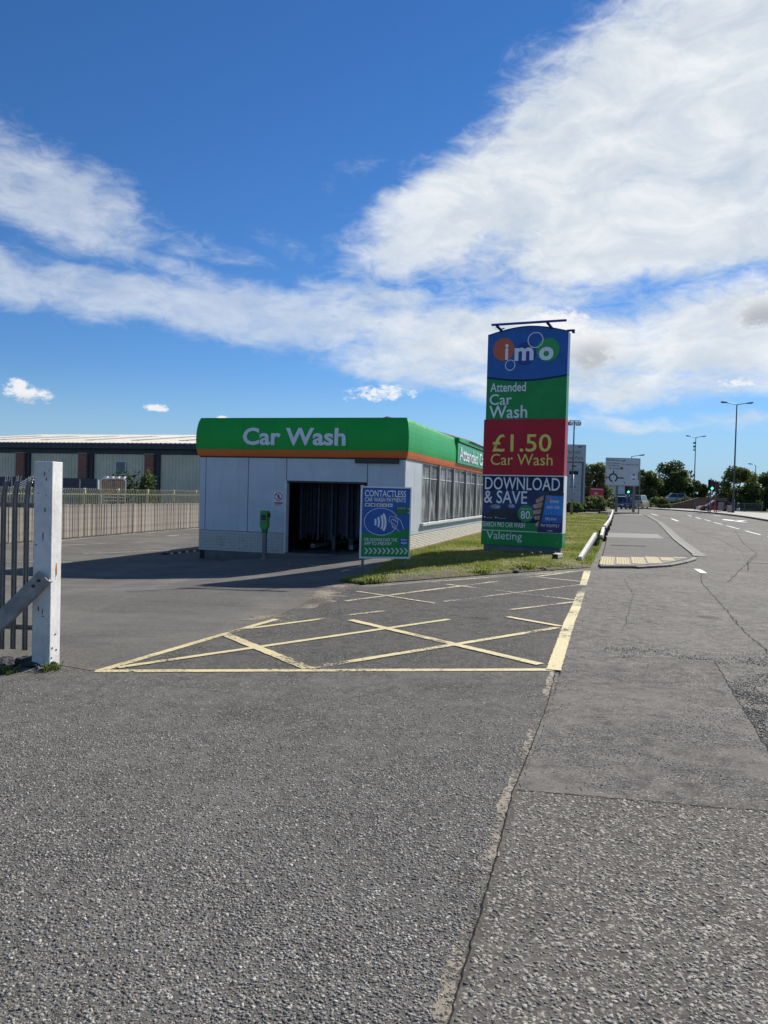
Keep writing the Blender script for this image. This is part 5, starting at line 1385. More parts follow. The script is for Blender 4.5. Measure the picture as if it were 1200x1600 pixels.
for (x, y, z) in [(7.22, 26.3, 0.46), (8.62, 30.5, 0.52)] + pts[4:]:
    b = zg(x, y)
    MB().box(x - 7.38 - 0.07, x - 7.38 + 0.07, y - 26.2 - 0.07, y - 26.2 + 0.07, b - 0.05, z - 0.055).build('post', M_pblack, kr, bevel=0.008)
kr2 = empty('knee_rail_fence', (18.7, 66.2, zg(18.7, 66.2)), R(178), 'dark knee rail running across the far end of the verge', 'fence')
MB().box(0, 6.0, -0.06, 0.06, 0.36, 0.48).build('rail', M_pblack, kr2)
for i in range(4): MB().box(0.1 + i * 1.9, 0.24 + i * 1.9, -0.07, 0.07, -0.1, 0.357).build('post', M_pblack, kr2)
off_ = empty('timber_offcut', (4.62, 20.3, verge_z(4.62, 20.3) + 0.07), R(62), 'short broken white timber offcut lying in the grass', 'timber')
MB().box(-0.26, 0.24, -0.075, 0.075, -0.06, 0.06).build('timber_block', mat('pale_offcut', (0.55, 0.48, 0.40), 0.8, 0.2, 8), off_, bevel=0.015)
MB().box(-0.275, -0.262, -0.07, 0.07, -0.055, 0.055).build('dark_end', M_pblack, off_)

# ------------------------------------------------------------------ street furniture
def bx_at(px, Y): return (px - 600) / 1202 * Y
# floodlight mast
fx, fy = 15.35, 63.0
fl = empty('floodlight_mast', (fx, fy, zg(fx, fy)), 0, 'slim stepped pole with two floodlights beside the retail totem', 'floodlight')
MB().tube((0, 0, 0), (0, 0, 3.4), 0.11, 0.105, 12).build('lower_pole', C_galv, fl, smooth=True)
MB().tube((0, 0, 3.4), (0, 0, 7.75), 0.065, 0.055, 12).build('upper_pole', C_grey, fl, smooth=True)
MB().box(-0.42, 0.5, -0.03, 0.03, 7.75, 7.81).build('crossarm', C_grey, fl)
for x, a in ((-0.36, 0.5), (0.30, -0.3)):
    h = empty('floodlight', (x, -0.08, 7.55), a, parent=fl)
    MB().prism([(-0.2, -0.16), (0.2, -0.16), (0.24, 0.12), (-0.24, 0.12)], -0.12, 0.12).build('lamp_housing', C_dark, h)
    MB().box(-0.17, 0.17, -0.13, -0.122, -0.12, 0.09).build('lamp_glass', mat('lamp_glass', (0.75, 0.76, 0.76), 0.2), h)
    MB().box(-0.02, 0.02, -0.02, 0.02, 0.12, 0.20).build('lamp_yoke', C_dark, h)

# retail park totem
M_tot = mat('totem_grey', (0.42, 0.44, 0.46), 0.5, 0.06, 2, grime=0.2)
M_totd = mat('totem_dark', (0.10, 0.115, 0.135), 0.5, 0.1)
M_ink = mat('ink_blue', (0.04, 0.05, 0.11), 0.5)
tx, ty = 16.75, 73.2
to = empty('retail_totem', (tx, ty, zg(tx, ty)), -R(4), 'tall grey retail park totem sign listing shops beside the floodlight pole', 'sign')
part('base', M_totd, to, (0.1, 2.05, 0.05, 0.4, -0.1, 0.75))
part('head_panel', M_tot, to, (0, 2.25, 0.0, 0.45, 4.80, 6.42))
part('side_frame', M_totd, to, (1.92, 2.08, 0.0, 0.45, 0.75, 4.80), (0.0, 0.12, 0.0, 0.45, 0.75, 4.80), (0.12, 1.92, 0.02, 0.43, 4.70, 4.80))
part('edge_frame', M_tot, to, (2.085, 2.24, 0.02, 0.43, 0.75, 4.795))
for i in range(6):
    z1 = 4.68 - i * 0.655
    p = part('shop_panel', M_tot, to, (0.13, 1.91, 0.03, 0.4, z1 - 0.63, z1))
    if i == 1: rect(0.75, 1.6, z1 - 0.47, z1 - 0.12, 0.027, C_navy, p, 'shop_logo')
text('Portrack', 0.45, 1.75, 5.55, 5.86, -0.006, M_ink, to, bold=0.0, name='lettering')
text('Retail Park', 0.2, 2.0, 5.02, 5.32, -0.006, M_ink, to, bold=0.0)
rect(1.5, 1.85, 6.15, 6.26, -0.003, M_ink, to, 'small_mark')
for i, s_ in ((0, (0.95, 1.4)), (2, (0.9, 1.15)), (3, (0.85, 1.35)), (4, (0.95, 1.3)), (5, (0.95, 1.25))):
    z1 = 4.68 - i * 0.655; rect(s_[0], s_[1], z1 - 0.38, z1 - 0.24, 0.027, M_ink, to, 'shop_logo')

# direction sign
M_rs = mat('road_sign_grey', (0.56, 0.58, 0.60), 0.45, 0.05, 2, grime=0.15)
rx, ry = 21.45, 75.0
rg = empty('direction_sign', (rx, ry, zg(rx, ry)), R(2), 'large white roundabout direction sign on two posts over the pavement', 'road sign')
gz0 = zg(rx, ry)
SW, SZ0, SZ1 = 3.42, 3.05 - gz0, 5.76 - gz0
rb = part('sign_plate', M_rs, rg, (0, SW, 0, 0.04, SZ0, SZ1))
part('plate_border', M_totd, rg, (0.03, SW - 0.03, -0.004, 0, SZ1 - 0.07, SZ1 - 0.03), (0.03, SW - 0.03, -0.004, 0, SZ0 + 0.03, SZ0 + 0.06), (0.03, 0.06, -0.004, 0, SZ0 + 0.06, SZ1 - 0.07), (SW - 0.06, SW - 0.03, -0.004, 0, SZ0 + 0.06, SZ1 - 0.07))
for x in (1.22, 2.93): part('post', C_grey, rg, (x - 0.10, x + 0.10, 0.045, 0.22, -0.1, SZ1 - 0.2))
def sz(v): return SZ1 - (v - 195) / 725 * (SZ1 - SZ0)
def sx_(x): return (x - 135) / 935 * SW
K_ = mat('sign_black', (0.02, 0.025, 0.04), 0.5)
text('Middlesbrough', sx_(180), sx_(680), sz(292), sz(235), -0.006, K_, rb, bold=0.01)
text('Port Clarence', sx_(180), sx_(535), sz(355), sz(312), -0.006, K_, rb, bold=0.01)
text('The North', sx_(180), sx_(505), sz(425), sz(380), -0.006, K_, rb, bold=0.01)
text('The South', sx_(180), sx_(510), sz(495), sz(450), -0.006, K_, rb, bold=0.01)
text('A 1046 (A 19)', sx_(570), sx_(1025), sz(395), sz(345), -0.006, K_, rb, bold=0.01)
rect(sx_(525), sx_(615), sz(500), sz(435), -0.004, mat('tourist_brown', (0.42, 0.17, 0.06), 0.5), rb, 'symbol_panel'); disc(sx_(570), sz(460), .08, .07, -0.007, K_, rb, 'symbol', 12)
ribbon(arc(sx_(350), sz(715), 0.37, 0.37, -62, 262, 40), 0.14, -0.006, K_, rb, 'roundabout_ring')
ribbon([(sx_(355), sz(625)), (sx_(355), sz(530))], 0.12, -0.0065, K_, rb, 'road_arm'); ribbon([(sx_(450), sz(718)), (sx_(635), sz(718))], 0.12, -0.0065, K_, rb, 'road_arm')
ribbon([(sx_(240), sz(718)), (sx_(160), sz(715))], 0.09, -0.0065, K_, rb, 'road_arm'); ribbon([(sx_(170), sz(680)), (sx_(170), sz(750))], 0.10, -0.007, C_red, rb, 'road_arm')
ribbon([(sx_(345), sz(830)), (sx_(335), sz(900))], 0.10, -0.006, M_tot, rb, 'road_arm')
rect(sx_(840), sx_(965), sz(755), sz(605), -0.004, C_white, rb, 'symbol_panel')
shape([(sx_(845), sz(610)), (sx_(960), sz(610)), (sx_(905), sz(665))], -0.007, C_blue, rb, 'symbol'); shape([(sx_(845), sz(750)), (sx_(960), sz(750)), (sx_(905), sz(710))], -0.007, C_dark, rb, 'symbol')
shape([(sx_(640), sz(825)), (sx_(690), sz(825)), (sx_(665), sz(855))], -0.006, K_, rb, 'symbol')
# thin sign pole by its right side
sp = empty('sign_pole', (24.15, 73.0, zg(24.15, 73.0)), 0, 'thin pole with an edge-on plate just right of the direction sign', 'post')
MB().tube((0, 0, 0), (0, 0, 4.1), 0.05, n=8).build('pole', C_grey, sp)
MB().box(-0.02, 0.02, -0.08, 0.5, 3.2, 4.0).build('plate', C_galv, sp)
MB().tube((0.06, 0, 3.9), (0.06, 0, 4.0), 0.03).build('clip', C_grey, sp)

# lamp columns
M_col = mat('lamp_column', (0.09, 0.10, 0.115), 0.5, 0.15, 3, metal=0.2)
def lamp_column(label, x, y, h, arms, arm=1.5, r=0.10, cctv=False):
    o = empty('lamp_column', (x, y, zg(x, y)), 0, label, 'lamp post', 'lamp columns along the main road')
    MB().tube((0, 0, 0), (0, 0, 1.6), r * 1.45, r * 1.45, 12).build('base_compartment', M_col, o, smooth=True)
    MB().tube((0, 0, 1.6), (0, 0, h), r, r * 0.6, 12).build('column', M_col, o, smooth=True)
    for s in arms:
        MB().tube((0, 0, h - 0.02), (s * (arm - 0.55), 0, h + 0.16), r * 0.45, r * 0.4, 8).build('arm', M_col, o)
        lan = MB().prism([(s * (arm - 0.6), h + 0.10), (s * (arm - 0.55), h + 0.22), (s * (arm + 0.05), h + 0.30), (s * (arm + 0.12), h + 0.22), (s * (arm + 0.05), h + 0.17)], -0.13, 0.13).build('lantern', M_col, o)
        MB().box(min(s * (arm - .45), s * arm), max(s * (arm - .45), s * arm), -0.1, 0.1, h + 0.10, h + 0.135).build('lantern_glass', mat('lantern_glass', (0.5, 0.5, 0.5), 0.2), lan)
    if cctv:
        c = empty('camera_cluster', (0, 0, h - 1.3), 0, parent=o)
        MB().box(-0.35, -0.1, -0.15, 0.15, 0.2, 0.5).build('camera_box', M_col, c); MB().box(-0.35, -0.1, -0.15, 0.15, -0.4, -0.1).build('camera_box', M_col, c)
        MB().lathe((-0.22, 0, -1.0), [(0.05, 0), (0.16, 0.1), (0.16, 0.35), (0.08, 0.45)], 10).build('dome_camera', C_white, c)
    return o
lamp_column('tall twin-arm lamp column nearest on the traffic island', bx_at(1145, 84.5), 84.5, 12.0, (-1, 1), 1.65)
lamp_column('twin-arm lamp column carrying cameras, farther along the island', bx_at(1083, 129), 129, 12.0, (-1, 1), 1.55, cctv=True)
lamp_column('single-arm lamp column at the far right before the dark trees', bx_at(1178, 135), 135, 7.9, (-1,), 1.2, 0.09)
lamp_column('lamp column mostly hidden behind the direction sign, its arm showing', bx_at(984, 100), 100, 6.9, (1,), 1.55, 0.08)

# traffic signals
M_sig = mat('signal_black', (0.012, 0.013, 0.014), 0.5)
M_lens = {'red': mat('lens_red_off', (0.08, 0.01, 0.01), 0.25), 'amber': mat('lens_amber_off', (0.10, 0.05, 0.01), 0.25), 'green': mat('lens_green_off', (0.01, 0.07, 0.03), 0.25),
          'on': mat('lens_green_lit', (0.02, 0.5, 0.25), 0.3, emis=((0.05, 1.0, 0.45), 3.0))}
def signal(label, x, y, rz, lit, h=3.6, polem=None, front=True):
    o = empty('traffic_signal', (x, y, zg(x, y) + 0.12), rz, label, 'traffic light', 'traffic signals at the junction')
    MB().tube((0, 0, 0), (0, 0, h), 0.06, n=10).build('pole', polem or C_grey, o, smooth=True)
    MB().lathe((0, 0, h), [(0.06, 0), (0.05, 0.06), (0.02, 0.08)], 8).build('pole_cap', M_sig, o)
    MB().box(-0.32, 0.32, -0.06, -0.035, h - 1.28, h - 0.08).build('backing_board', M_sig, o)
    hd = empty('signal_head', (0, -0.2, h - 1.2), 0, parent=o)
    MB().box(-0.17, 0.17, -0.12, 0.13, 0.0, 1.04).build('housing', M_sig, hd, bevel=0.02)
    for i, c in enumerate(('green', 'amber', 'red')):
        z = 0.18 + i * 0.34
        mt = M_lens['on'] if (lit and c == 'green') else M_lens[c]
        MB().tube((0, -0.125, z), (0, -0.145, z), 0.12 if not (lit and c == 'green') else 0.13, n=16).build('lens', mt, hd)
        v = MB(); n = 10
        for k in range(n):
            a0, a1 = PI * k / n, PI * (k + 1) / n
            v.add([(0.14*math.cos(a0), -0.12, z + 0.14*math.sin(a0)), (0.14*math.cos(a1), -0.12, z + 0.14*math.sin(a1)), (0.14*math.cos(a1), -0.30, z + 0.14*math.sin(a1)), (0.14*math.cos(a0), -0.30, z + 0.14*math.sin(a0))], [(0, 1, 2, 3)])
        v.build('visor', M_sig, hd)
    return o
signal('green lit traffic signal on the traffic island', bx_at(1109, 84.0), 84.0, 0.0, True, 3.65)
signal('unlit traffic signal turned away on a red and white pole', bx_at(1116.5, 87.0), 87.0, R(150), False, 3.55, mat('red_pole', (0.4, 0.05, 0.06), 0.5))
signal('green lit traffic signal below the direction sign', bx_at(979, 92), 92, 0.05, True, 3.1)
# looped guard hoops and guard rails on the island
M_gr = mat('guard_rail_grey', (0.15, 0.145, 0.135), 0.6, 0.15, 4)
def guard_rail(label, x, y, L, rz, h=1.05):
    o = empty('guard_rail', (x, y, zg(x, y) + 0.14), rz, label, 'railing', 'guard rails on the traffic island')
    for z in (0.12, h): MB().box(0, L, -0.02, 0.02, z - 0.025, z + 0.025).build('rail', M_gr, o)
    for k in range(int(L / 2) + 1): MB().box(k * 2 - 0.03, k * 2 + 0.03, -0.03, 0.03, 0, h + 0.05).build('post', M_gr, o)
    b = MB(); x = 0.1
    while x < L: b.box(x - 0.008, x + 0.008, -0.008, 0.008, 0.12, h); x += 0.1
    b.build('bars', M_gr, o, kind='stuff')
    return o
guard_rail('guard railing behind the traffic signals', bx_at(1085, 98), 98, 8.0, R(-42))
guard_rail('short guard railing beside the nearest lamp column', bx_at(1122, 90), 90, 6.0, R(60))
hp = empty('hoop_barrier', (bx_at(1106, 83), 83, zg(35, 83) + 0.14), 0, 'black hoop barrier around the foot of the traffic signals', 'barrier')
for dx in (0.0, 0.9):
    mb = MB(); P_ = [(dx - 0.0, 0, 0), (dx, 0, 1.9), (dx + .12, 0, 2.1), (dx + .35, 0, 2.2)] if dx == 0 else [(dx, 0, 0), (dx, 0, 1.9), (dx - .12, 0, 2.1), (dx - .35, 0, 2.2)]
    for a, b in zip(P_[:-1], P_[1:]): mb.tube(a, b, 0.05, n=8)
    mb.build('hoop', M_sig, hp)
# bollard and utility boxes
bo = empty('keep_left_bollard', (bx_at(1153, 100), 100, zg(40, 100) + 0.14), 0, 'small white and black bollard right of the nearest lamp column', 'bollard')
MB().lathe((0, 0, 0), [(0.2, 0), (0.2, 0.35), (0.12, 0.4)], 10).build('base', C_white, bo); MB().box(-0.12, 0.12, -0.08, 0.08, 0.4, 0.95).build('bollard_shell', C_dark, bo); MB().lathe((0, 0, 0.95), [(0.10, 0), (0.12, 0.1), (0.06, 0.2)], 10).build('bollard_head', C_white, bo)
ub = empty('utility_cabinet', (bx_at(1141, 88), 88, zg(40, 88) + 0.14), 0.2, 'small buff utility cabinet beside the foot of the lamp column', 'cabinet')
M_buff = mat('buff_cabinet', (0.45, 0.36, 0.24), 0.7)
part('cabinet_body', M_buff, ub, (-0.3, 0.15, -0.15, 0.15, 0, 0.75)); part('cabinet_lid', M_buff, ub, (-0.33, 0.18, -0.18, 0.18, 0.752, 0.80)); part('cabinet_door', M_buff, ub, (-0.26, 0.11, -0.165, -0.152, 0.06, 0.70))

# low brick wall with sloped end
M_wb = brick_mat()
bwx, bwy = bx_at(1046, 118), 118
bwl = empty('brick_wall', (bwx, bwy, zg(bwx, bwy)), -R(6), 'low brick wall with sloped left end and pale coping beyond the road', 'wall')
MB().prism([(0, 0), (8.4, 0), (8.4, 1.75), (4.2, 1.75), (1.6, 0.95), (0, 0.55)], 0, 0.3).build('brickwork', M_wb, bwl)
cp = [(0, 0.56), (1.6, 0.96), (4.2, 1.76), (8.4, 1.76)]
MB().prism(cp + [(p[0], p[1] + 0.12) for p in cp[::-1]], -0.06, 0.36).build('coping', M_concrete, bwl)

# red billboard and far retail building
rbx = bx_at(921, 100)
rbd = empty('red_billboard', (rbx, 100, zg(rbx, 100)), 0, 'bright red advertising board on posts among the bushes', 'billboard')
C_bred = mat('billboard_red', (0.52, 0.02, 0.045), 0.4, 0.1)
bb = part('board', C_bred, rbd, (0, 1.75, 0, 0.08, 1.0, 2.7)); part('post', C_grey, rbd, (0.2, 0.3, 0.085, 0.18, 0, 2.6)); part('post', C_grey, rbd, (1.45, 1.55, 0.085, 0.18, 0, 2.6))
ribbon([(0.1, 2.55), (1.65, 2.5)], 0.07, -0.004, C_white, bb, 'print_line'); ribbon([(0.1, 1.3), (1.7, 1.25)], 0.07, -0.004, C_white, bb, 'print_line'); disc(0.75, 1.95, 0.25, 0.2, -0.004, mat('print_pink', (0.6, 0.3, 0.3), 0.5), bb, 'print_disc')
rtx, rty = bx_at(941, 190), 190
rt_ = empty('retail_shed', (rtx, rty, zg(rtx, rty)), 0, 'far pale retail shed with dark window band behind the direction sign', 'building')
part('wall', mat('shed_white', (0.66, 0.68, 0.70), 0.5, 0.06, 0.5), rt_, (0, 11.5, 0, 14, 0, 4.6))
part('roof', mat('shed_roof', (0.32, 0.35, 0.38), 0.5), rt_, (-0.3, 11.8, -0.3, 14.3, 4.61, 4.95))
for i in range(4): part('window', mat('shed_window', (0.05, 0.06, 0.08), 0.2), rt_, (0.5 + i * 2.7, 2.8 + i * 2.7, -0.06, -0.01, 0.3, 2.6))
pa = MB(); [pa.add([(8.6 + 2.0 * math.cos(PI * k / 12), -0.5, 2.0 + 2.2 * math.sin(PI * k / 12)), (8.6 + 2.4 * math.cos(PI * k / 12), -0.5, 2.0 + 2.6 * math.sin(PI * k / 12)), (8.6 + 2.4 * math.cos(PI * (k + 1) / 12), -0.5, 2.0 + 2.6 * math.sin(PI * (k + 1) / 12)), (8.6 + 2.0 * math.cos(PI * (k + 1) / 12), -0.5, 2.0 + 2.2 * math.sin(PI * (k + 1) / 12))], [(0, 1, 2, 3)]) for k in range(12)]
pa.build('arched_canopy', C_white, rt_)

# ------------------------------------------------------------------ cars
M_tyre = mat('tyre', (0.015, 0.015, 0.016), 0.85); M_rim = mat('alloy_rim', (0.42, 0.43, 0.44), 0.35, metal=0.7); M_cglass = mat('car_glass', (0.02, 0.025, 0.03), 0.08, 0.1)
M_hl = mat('headlamp_clear', (0.75, 0.76, 0.78), 0.1); M_tl = mat('tail_lamp_red', (0.4, 0.01, 0.01), 0.2); M_plate = mat('number_plate', (0.7, 0.68, 0.55), 0.4)
def car(label, x, y, rz, c, kind='hatch', dz=0.01):
    o = empty('car', (x, y, zg(x, y) + dz), rz, label, 'car', 'cars about the junction')
    paint = mat('car_paint_%.2f_%.2f_%.2f' % c, c, 0.22, 0.04, 1, coat=0.6)
    L, Wd, H = {'hatch': (4.1, 1.75, 1.48), 'suv': (4.5, 1.88, 1.72), 'van': (5.0, 1.95, 2.0)}[kind]
    hb = H * 0.56; cl0 = 0.22
    bodyp = [(-L/2, cl0 + .1), (-L/2 + .05, hb - .12), (-L/2 + .22, hb - .03), (L/2 - 1.25, hb), (L/2 - .35, hb - .1), (L/2 - .06, hb - .3), (L/2, cl0 + .12), (L/2 - .06, cl0)]
    def arch_(cx_, r): return [(cx_ + r * math.cos(PI * k / 8), max(cl0, 0.31 + r * math.sin(PI * k / 8)) if True else 0) for k in range(9)]
    wxf, wxr = L/2 - .82, -L/2 + .78
    prof = bodyp + arch_(wxf, .37) + arch_(wxr, .37) + [(-L/2 + .06, cl0)]
    vs = []; n = len(prof)
    mb = MB()
    for yy, k in ((-Wd/2, 1), (Wd/2, 1)): vs += [(p[0], yy * (0.94 if p[1] > hb - .06 or p[1] < .3 else 1.0), p[1]) for p in prof]
    mb.add(vs, [tuple(range(n)), tuple(range(n, 2*n))[::-1]] + [(i, (i+1) % n, n + (i+1) % n, n + i) for i in range(n)])
    bo = mb.build('body', paint, o)
    if kind == 'van': cab = [(-L/2 + .08, hb - .04), (-L/2 + .14, H - .04), (L/2 - 1.7, H), (L/2 - 1.05, hb + .02)]
    elif kind == 'suv': cab = [(-L/2 + .12, hb - .04), (-L/2 + .42, H - .06), (L/2 - 1.95, H), (L/2 - 1.2, hb - .0)]
    else: cab = [(-L/2 + .14, hb - .04), (-L/2 + .62, H - .06), (L/2 - 1.9, H), (L/2 - 1.0, hb - .02)]
    def inset(p): return (p[0], Wd/2 * (0.93 if p[1] < hb + .1 else 0.74), p[1])
    m = len(cab); vs = [( *inset(p),) for p in cab] + [(p[0], -inset(p)[1], p[1]) for p in cab]
    MB().add(vs, [tuple(range(m)), tuple(range(m, 2*m))[::-1]] + [(i, (i+1) % m, m + (i+1) % m, m + i) for i in range(m)]).build('cabin', paint, o)
    def lerp(a, b, t): return tuple(a[i] + (b[i] - a[i]) * t for i in range(3))
    A, B, C_, D = [Vector(inset(p)) for p in cab]
    for s in (1, -1):
        q = [A, B, C_, D]; cen = sum(q, Vector()) / 4
        ps = [cen + (v - cen) * 0.84 + Vector((0, 0.012, 0)) for v in q]
        mid_b = ps[0].lerp(ps[3], .5); mid_t = ps[1].lerp(ps[2], .55)
        for quad in ([ps[0], ps[1], mid_t + Vector((-.03, 0, 0)), mid_b + Vector((-.03, 0, 0))], [mid_b + Vector((.03, 0, 0)), mid_t + Vector((.03, 0, 0)), ps[2], ps[3]]):
            MB().add([(v.x, v.y * s, v.z) for v in quad], [(0, 1, 2, 3)]).build('side_window', M_cglass, o)
    for (P0, P1, nm, dx) in ((C_, D, 'windscreen', .012), (B, A, 'rear_window', -.012)):
        a, b = P0.lerp(P1, .1), P0.lerp(P1, .85)
        MB().add([(a.x + dx, a.y * .88, a.z + .01), (a.x + dx, -a.y * .88, a.z + .01), (b.x + dx, -b.y * .88, b.z + .01), (b.x + dx, b.y * .88, b.z + .01)], [(0, 1, 2, 3)]).build(nm, M_cglass, o)
    for wx in (wxf, wxr):
        for s in (1, -1):
            w = empty('wheel', (wx, s * (Wd/2 - .1), .31), 0, parent=o)
            MB().tube((0, -.1, 0), (0, .1, 0), .31, n=18).build('tyre', M_tyre, w)
            MB().tube((0, s * .085, 0), (0, s * .108, 0), .19, n=12).build('rim', M_rim, w)
    for s in (1, -1):
        MB().box(L/2 - .16, L/2 - .01, s * Wd * .40 - .17, s * Wd * .40 + .17, hb - .34, hb - .2).build('headlight', M_hl, bo)
        MB().box(-L/2 + .0, -L/2 + .12, s * Wd * .42 - .12, s * Wd * .42 + .12, hb - .32, hb - .08).build('tail_light', M_tl, bo)
        MB().box(L/2 - 1.4, L/2 - 1.22, s * Wd * .5, s * (Wd * .5 + .16), hb, hb + .12).build('mirror', paint, bo)
    MB().box(-L/2 - .012, -L/2 + .02, -.26, .26, .55, .66).build('number_plate', M_plate, bo)
    MB().box(L/2 - .02, L/2 + .012, -.26, .26, .42, .53).build('number_plate', M_plate, bo)
    return o
FWD = R(72)
car('dark grey sport utility car under the direction sign', bx_at(967.5, 104), 104, R(74), (0.03, 0.032, 0.036), 'suv')
car('dark blue car seen below the direction sign, right of the dark one', bx_at(980, 102), 102, R(-106), (0.02, 0.05, 0.16), 'hatch')
car('pale yellow van passing at the right end of the direction sign', bx_at(998, 112), 112, R(60), (0.62, 0.58, 0.34), 'van')
car('silver blue car behind the hedge under the trees', bx_at(1050, 128), 128, R(170), (0.30, 0.42, 0.50), 'suv', 0.85)
car('red hatchback behind the traffic signals', bx_at(1117, 96), 96, R(172), (0.36, 0.02, 0.03), 'hatch')
bank = MB()
bank.add([(42, 122, 0.3), (60, 122, 0.3), (60, 140, 0.3), (42, 140, 0.3), (44, 125, 1.27), (58, 125, 1.27), (58, 136, 1.27), (44, 136, 1.27)], [(4, 5, 6, 7), (0, 1, 5, 4), (1, 2, 6, 5), (2, 3, 7, 6), (3, 0, 4, 7)])
tag(bank.build('grass_bank', M_soil), kind='structure')

# ------------------------------------------------------------------ trees and hedges
M_bark = mat('bark', (0.10, 0.08, 0.06), 0.95, 0.3, 10, 0.6, 30)
LEAF = {'dark': leaf_mat('leaf_dark', [(0.0, (0.032, 0.055, 0.02)), (0.5, (0.062, 0.095, 0.03)), (1.0, (0.12, 0.155, 0.05))], 0.6, 0.4),
        'mid': leaf_mat('leaf_mid', [(0.0, (0.06, 0.085, 0.025)), (0.5, (0.115, 0.15, 0.042)), (1.0, (0.20, 0.225, 0.07))], 0.6, 0.42),
        'light': leaf_mat('leaf_light', [(0.0, (0.08, 0.10, 0.04)), (0.5, (0.14, 0.165, 0.055)), (1.0, (0.26, 0.27, 0.13))], 0.6, 0.4)}
def leaves(name, n, blobs, size, m, parent, seed, hollow=0.35):
    rs = np.random.RandomState(seed)
    wts = np.array([b[3] * b[4] * b[5] for b in blobs]); wts = wts / wts.sum()
    idx = rs.choice(len(blobs), n, p=wts)
    B = np.array(blobs)[idx]
    d = rs.normal(size=(n, 3)); d /= np.linalg.norm(d, axis=1)[:, None]
    rad = rs.uniform(hollow, 1.0, n) ** 0.6 * rs.uniform(0.85, 1.08, n)
    P = B[:, :3] + d * rad[:, None] * B[:, 3:6]
    P[:, 2] = np.maximum(P[:, 2], 0.02)
    a = rs.normal(size=(n, 3)); a /= np.linalg.norm(a, axis=1)[:, None]
    b = np.cross(a, rs.normal(size=(n, 3))); b /= np.linalg.norm(b, axis=1)[:, None]
    s = size * rs.uniform(0.6, 1.3, n)[:, None]
    V = np.stack([P - a * s, P + b * s * 0.55, P + a * s, P - b * s * 0.55], 1).reshape(-1, 3)
    F = np.arange(n * 4).reshape(-1, 4)
    me = bpy.data.meshes.new(name); me.from_pydata(V.tolist(), [], F.tolist()); me.update()
    at = me.attributes.new('tint', 'FLOAT', 'POINT')
    tb = rs.uniform(0.15, 0.8, len(blobs))[idx]
    at.data.foreach_set('value', np.repeat(np.clip(tb + rs.normal(0, 0.2, n), 0, 1), 4).astype(np.float32))
    return link_mesh(name, me, m, parent)
def tree(label, x, y, h, rw, kind='mid', n=5200, seed=1, trunk=0.28, leaf=0.24, base=None, name='tree', cat='tree', group='trees beyond the junction', nb=44):
    o = empty(name, (x, y, zg(x, y) if base is None else base), 0, label, cat, group)
    rs = random.Random(seed); blobs = []
    z0 = h * trunk
    for _ in range(nb):
        t = rs.random(); zc = z0 + (h - z0) * (0.10 + 0.80 * t ** 1.15)
        env = math.sin(PI * min(1, 0.12 + 0.82 * t)) ** 0.6
        a = rs.uniform(0, 2 * PI); r = rw * env * rs.uniform(0.25, 0.82)
        br_ = rw * rs.uniform(0.24, 0.40)
        blobs.append((r * math.cos(a), r * math.sin(a), zc, br_, br_, br_ * rs.uniform(0.6, 0.9)))
    leaves('crown', n, blobs, leaf, LEAF[kind], o, seed + 100)
    mb = MB()
    tr = 0.035 * h
    mb.tube((0, 0, -0.2), (0.05 * h * rs.uniform(-1, 1) * .5, 0, h * 0.45), tr, tr * 0.6, 8)
    for b in blobs[:9]:
        s = Vector((0, 0, h * rs.uniform(0.22, 0.45))); e = Vector(b[:3]); mid = s.lerp(e, .5) + Vector((0, 0, 0.04 * h))
        mb.tube(s, mid, tr * .45, tr * .28, 6); mb.tube(mid, e, tr * .28, tr * .1, 6)
    mb.build('trunk', M_bark, o)
    return o
tree('loose pale tree behind the retail totem', bx_at(927, 108), 108, 6.3, 3.0, 'light', 5200, 1, 0.10, 0.2)
tree('taller green tree left of the retail totem', bx_at(893, 112), 112, 7.2, 3.2, 'mid', 4200, 2, 0.1)
tree('rounded dark tree just right of the direction sign', bx_at(1006, 135), 135, 6.6, 3.0, 'mid', 4200, 3, 0.1)
tree('large dark tree with pointed crown in the middle distance', bx_at(1041, 142), 142, 8.6, 4.6, 'dark', 7500, 4, 0.08)
tree('olive green tree leaning out before the large dark tree', bx_at(1056, 138), 138, 6.8, 3.3, 'mid', 5200, 5, 0.1)
tree('small thin tree behind the camera lamp column', bx_at(1090, 136), 136, 5.4, 2.2, 'mid', 2600, 6, 0.1, nb=18)
tree('big rounded tree behind the nearest lamp column', bx_at(1151, 128), 128, 7.2, 3.5, 'mid', 7500, 7, 0.06)
tree('dark tree at the right edge of the road view', bx_at(1194, 132), 132, 6.6, 4.2, 'dark', 6500, 8, 0.04)
tree('dark low tree between the rounded tree and the right edge', bx_at(1176, 140), 140, 5.0, 3.2, 'dark', 4000, 9, 0.02)
tree('dark tree standing just outside the right end of the row', bx_at(1240, 134), 134, 7.0, 4.5, 'dark', 5000, 10, 0.04)
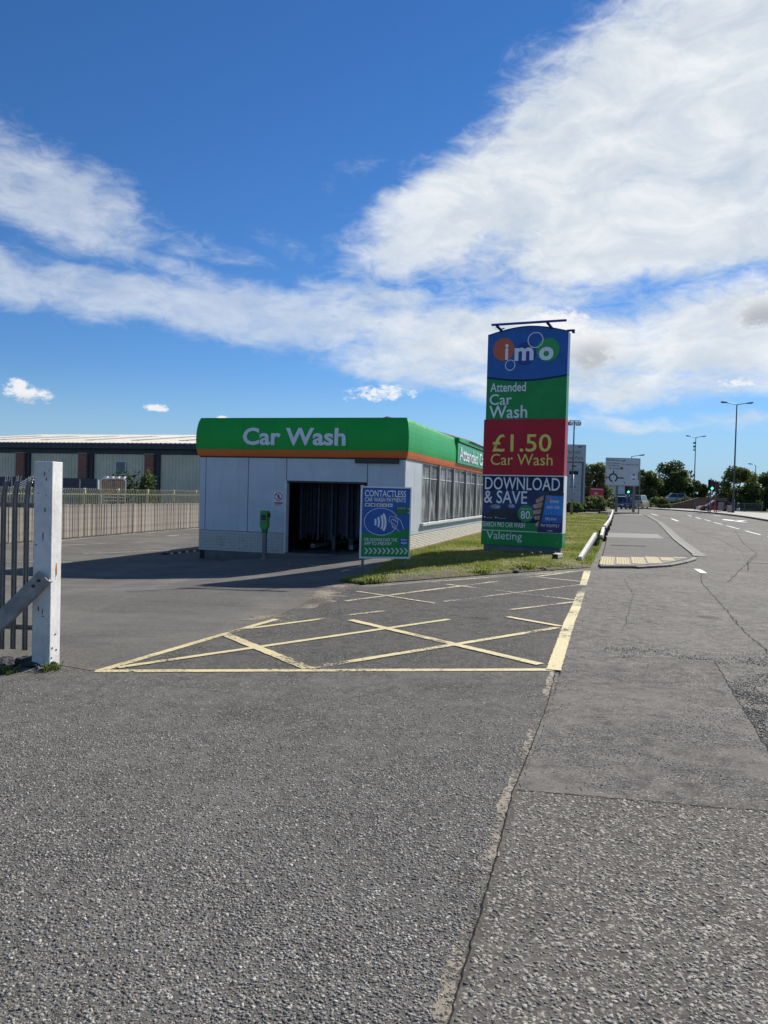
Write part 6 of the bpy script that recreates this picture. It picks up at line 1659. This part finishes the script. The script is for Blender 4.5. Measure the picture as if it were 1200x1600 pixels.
def bush(label, x, y, wx, wy, h, kind, n, seed, base=None, leaf=0.14, cat='bush', grp='bushes and hedges about the verge'):
    o = empty('bush', (x, y, zg(x, y) if base is None else base), 0, label, cat, grp)
    rs = random.Random(seed); bl = []
    for _ in range(14):
        bl.append((rs.uniform(-.75, .75) * wx, rs.uniform(-.6, .6) * wy, h * rs.uniform(.25, .68), wx * .32, wy * .4, h * .34))
    leaves('foliage', n, bl, leaf, LEAF[kind], o, seed + 300, 0.2)
    mb = MB()
    for b in bl[:6]: mb.tube((b[0] * .3, b[1] * .3, 0), (b[0], b[1], b[2]), .03, .012, 5)
    mb.build('stems', M_bark, o)
    return o
bush('dense hedge bushes behind the far knee rail', 16.5, 69.0, 2.6, 1.2, 1.15, 'mid', 3000, 21)
bush('flowering pale bush right of the totem base', 20.4, 77, 1.7, 1.2, 1.7, 'light', 2400, 22)
bush('dark bush left of the totem base', 14.2, 67.2, 1.2, 1.2, 1.5, 'dark', 2000, 23)
bush('tall ivy mass between tall sign and totem', 15.2, 76, 1.6, 1.2, 4.2, 'mid', 3400, 24)
bush('low bushes below the red billboard', bx_at(938, 96), 96, 2.6, 1.2, 1.3, 'mid', 2400, 25)
bush('bright green hedge left of the silver blue car', bx_at(1022, 122), 122, 2.2, 1.2, 2.0, 'mid', 2200, 26)
bush('low bush before the brick wall', bx_at(1042, 114), 114, 1.4, 0.8, 0.8, 'dark', 1000, 27)
bush('long hedge behind the guard railings', bx_at(1085, 125), 125, 3.4, 1.0, 2.2, 'mid', 3000, 28)
bush('hedge at the far end of the road bend', bx_at(1008, 128), 128, 3.0, 1.2, 1.6, 'mid', 2000, 29)
bush('dark undergrowth below the right hand trees', bx_at(1185, 126), 126, 6.5, 1.4, 2.6, 'dark', 4500, 30)
bush('dark undergrowth behind the keep left bollard', bx_at(1150, 124), 124, 4.0, 1.4, 2.2, 'dark', 3000, 31)
bush('straggly dark shrub against the warehouse wall', bx_at(208, 58), 58, 1.9, 0.9, 3.7, 'dark', 1500, 32, leaf=0.16, base=-0.45)
# distant tree line closing the horizon, reads as one mass
blobs = []
rs_ = random.Random(77)
for i in range(150):
    x = -420 + i * 5.9 + rs_.uniform(-2, 2); blobs.append((x, 330 + rs_.uniform(-12, 12), rs_.uniform(1.0, 3.4), rs_.uniform(5, 8), 4, rs_.uniform(2.4, 5.0)))
o = leaves('distant_tree_line', 15000, blobs, 1.1, LEAF['dark'], None, 55, 0.1)
tag(o, 'low dark tree line along the far horizon', 'tree line', None, 'stuff')
bpy.context.view_layer.update()
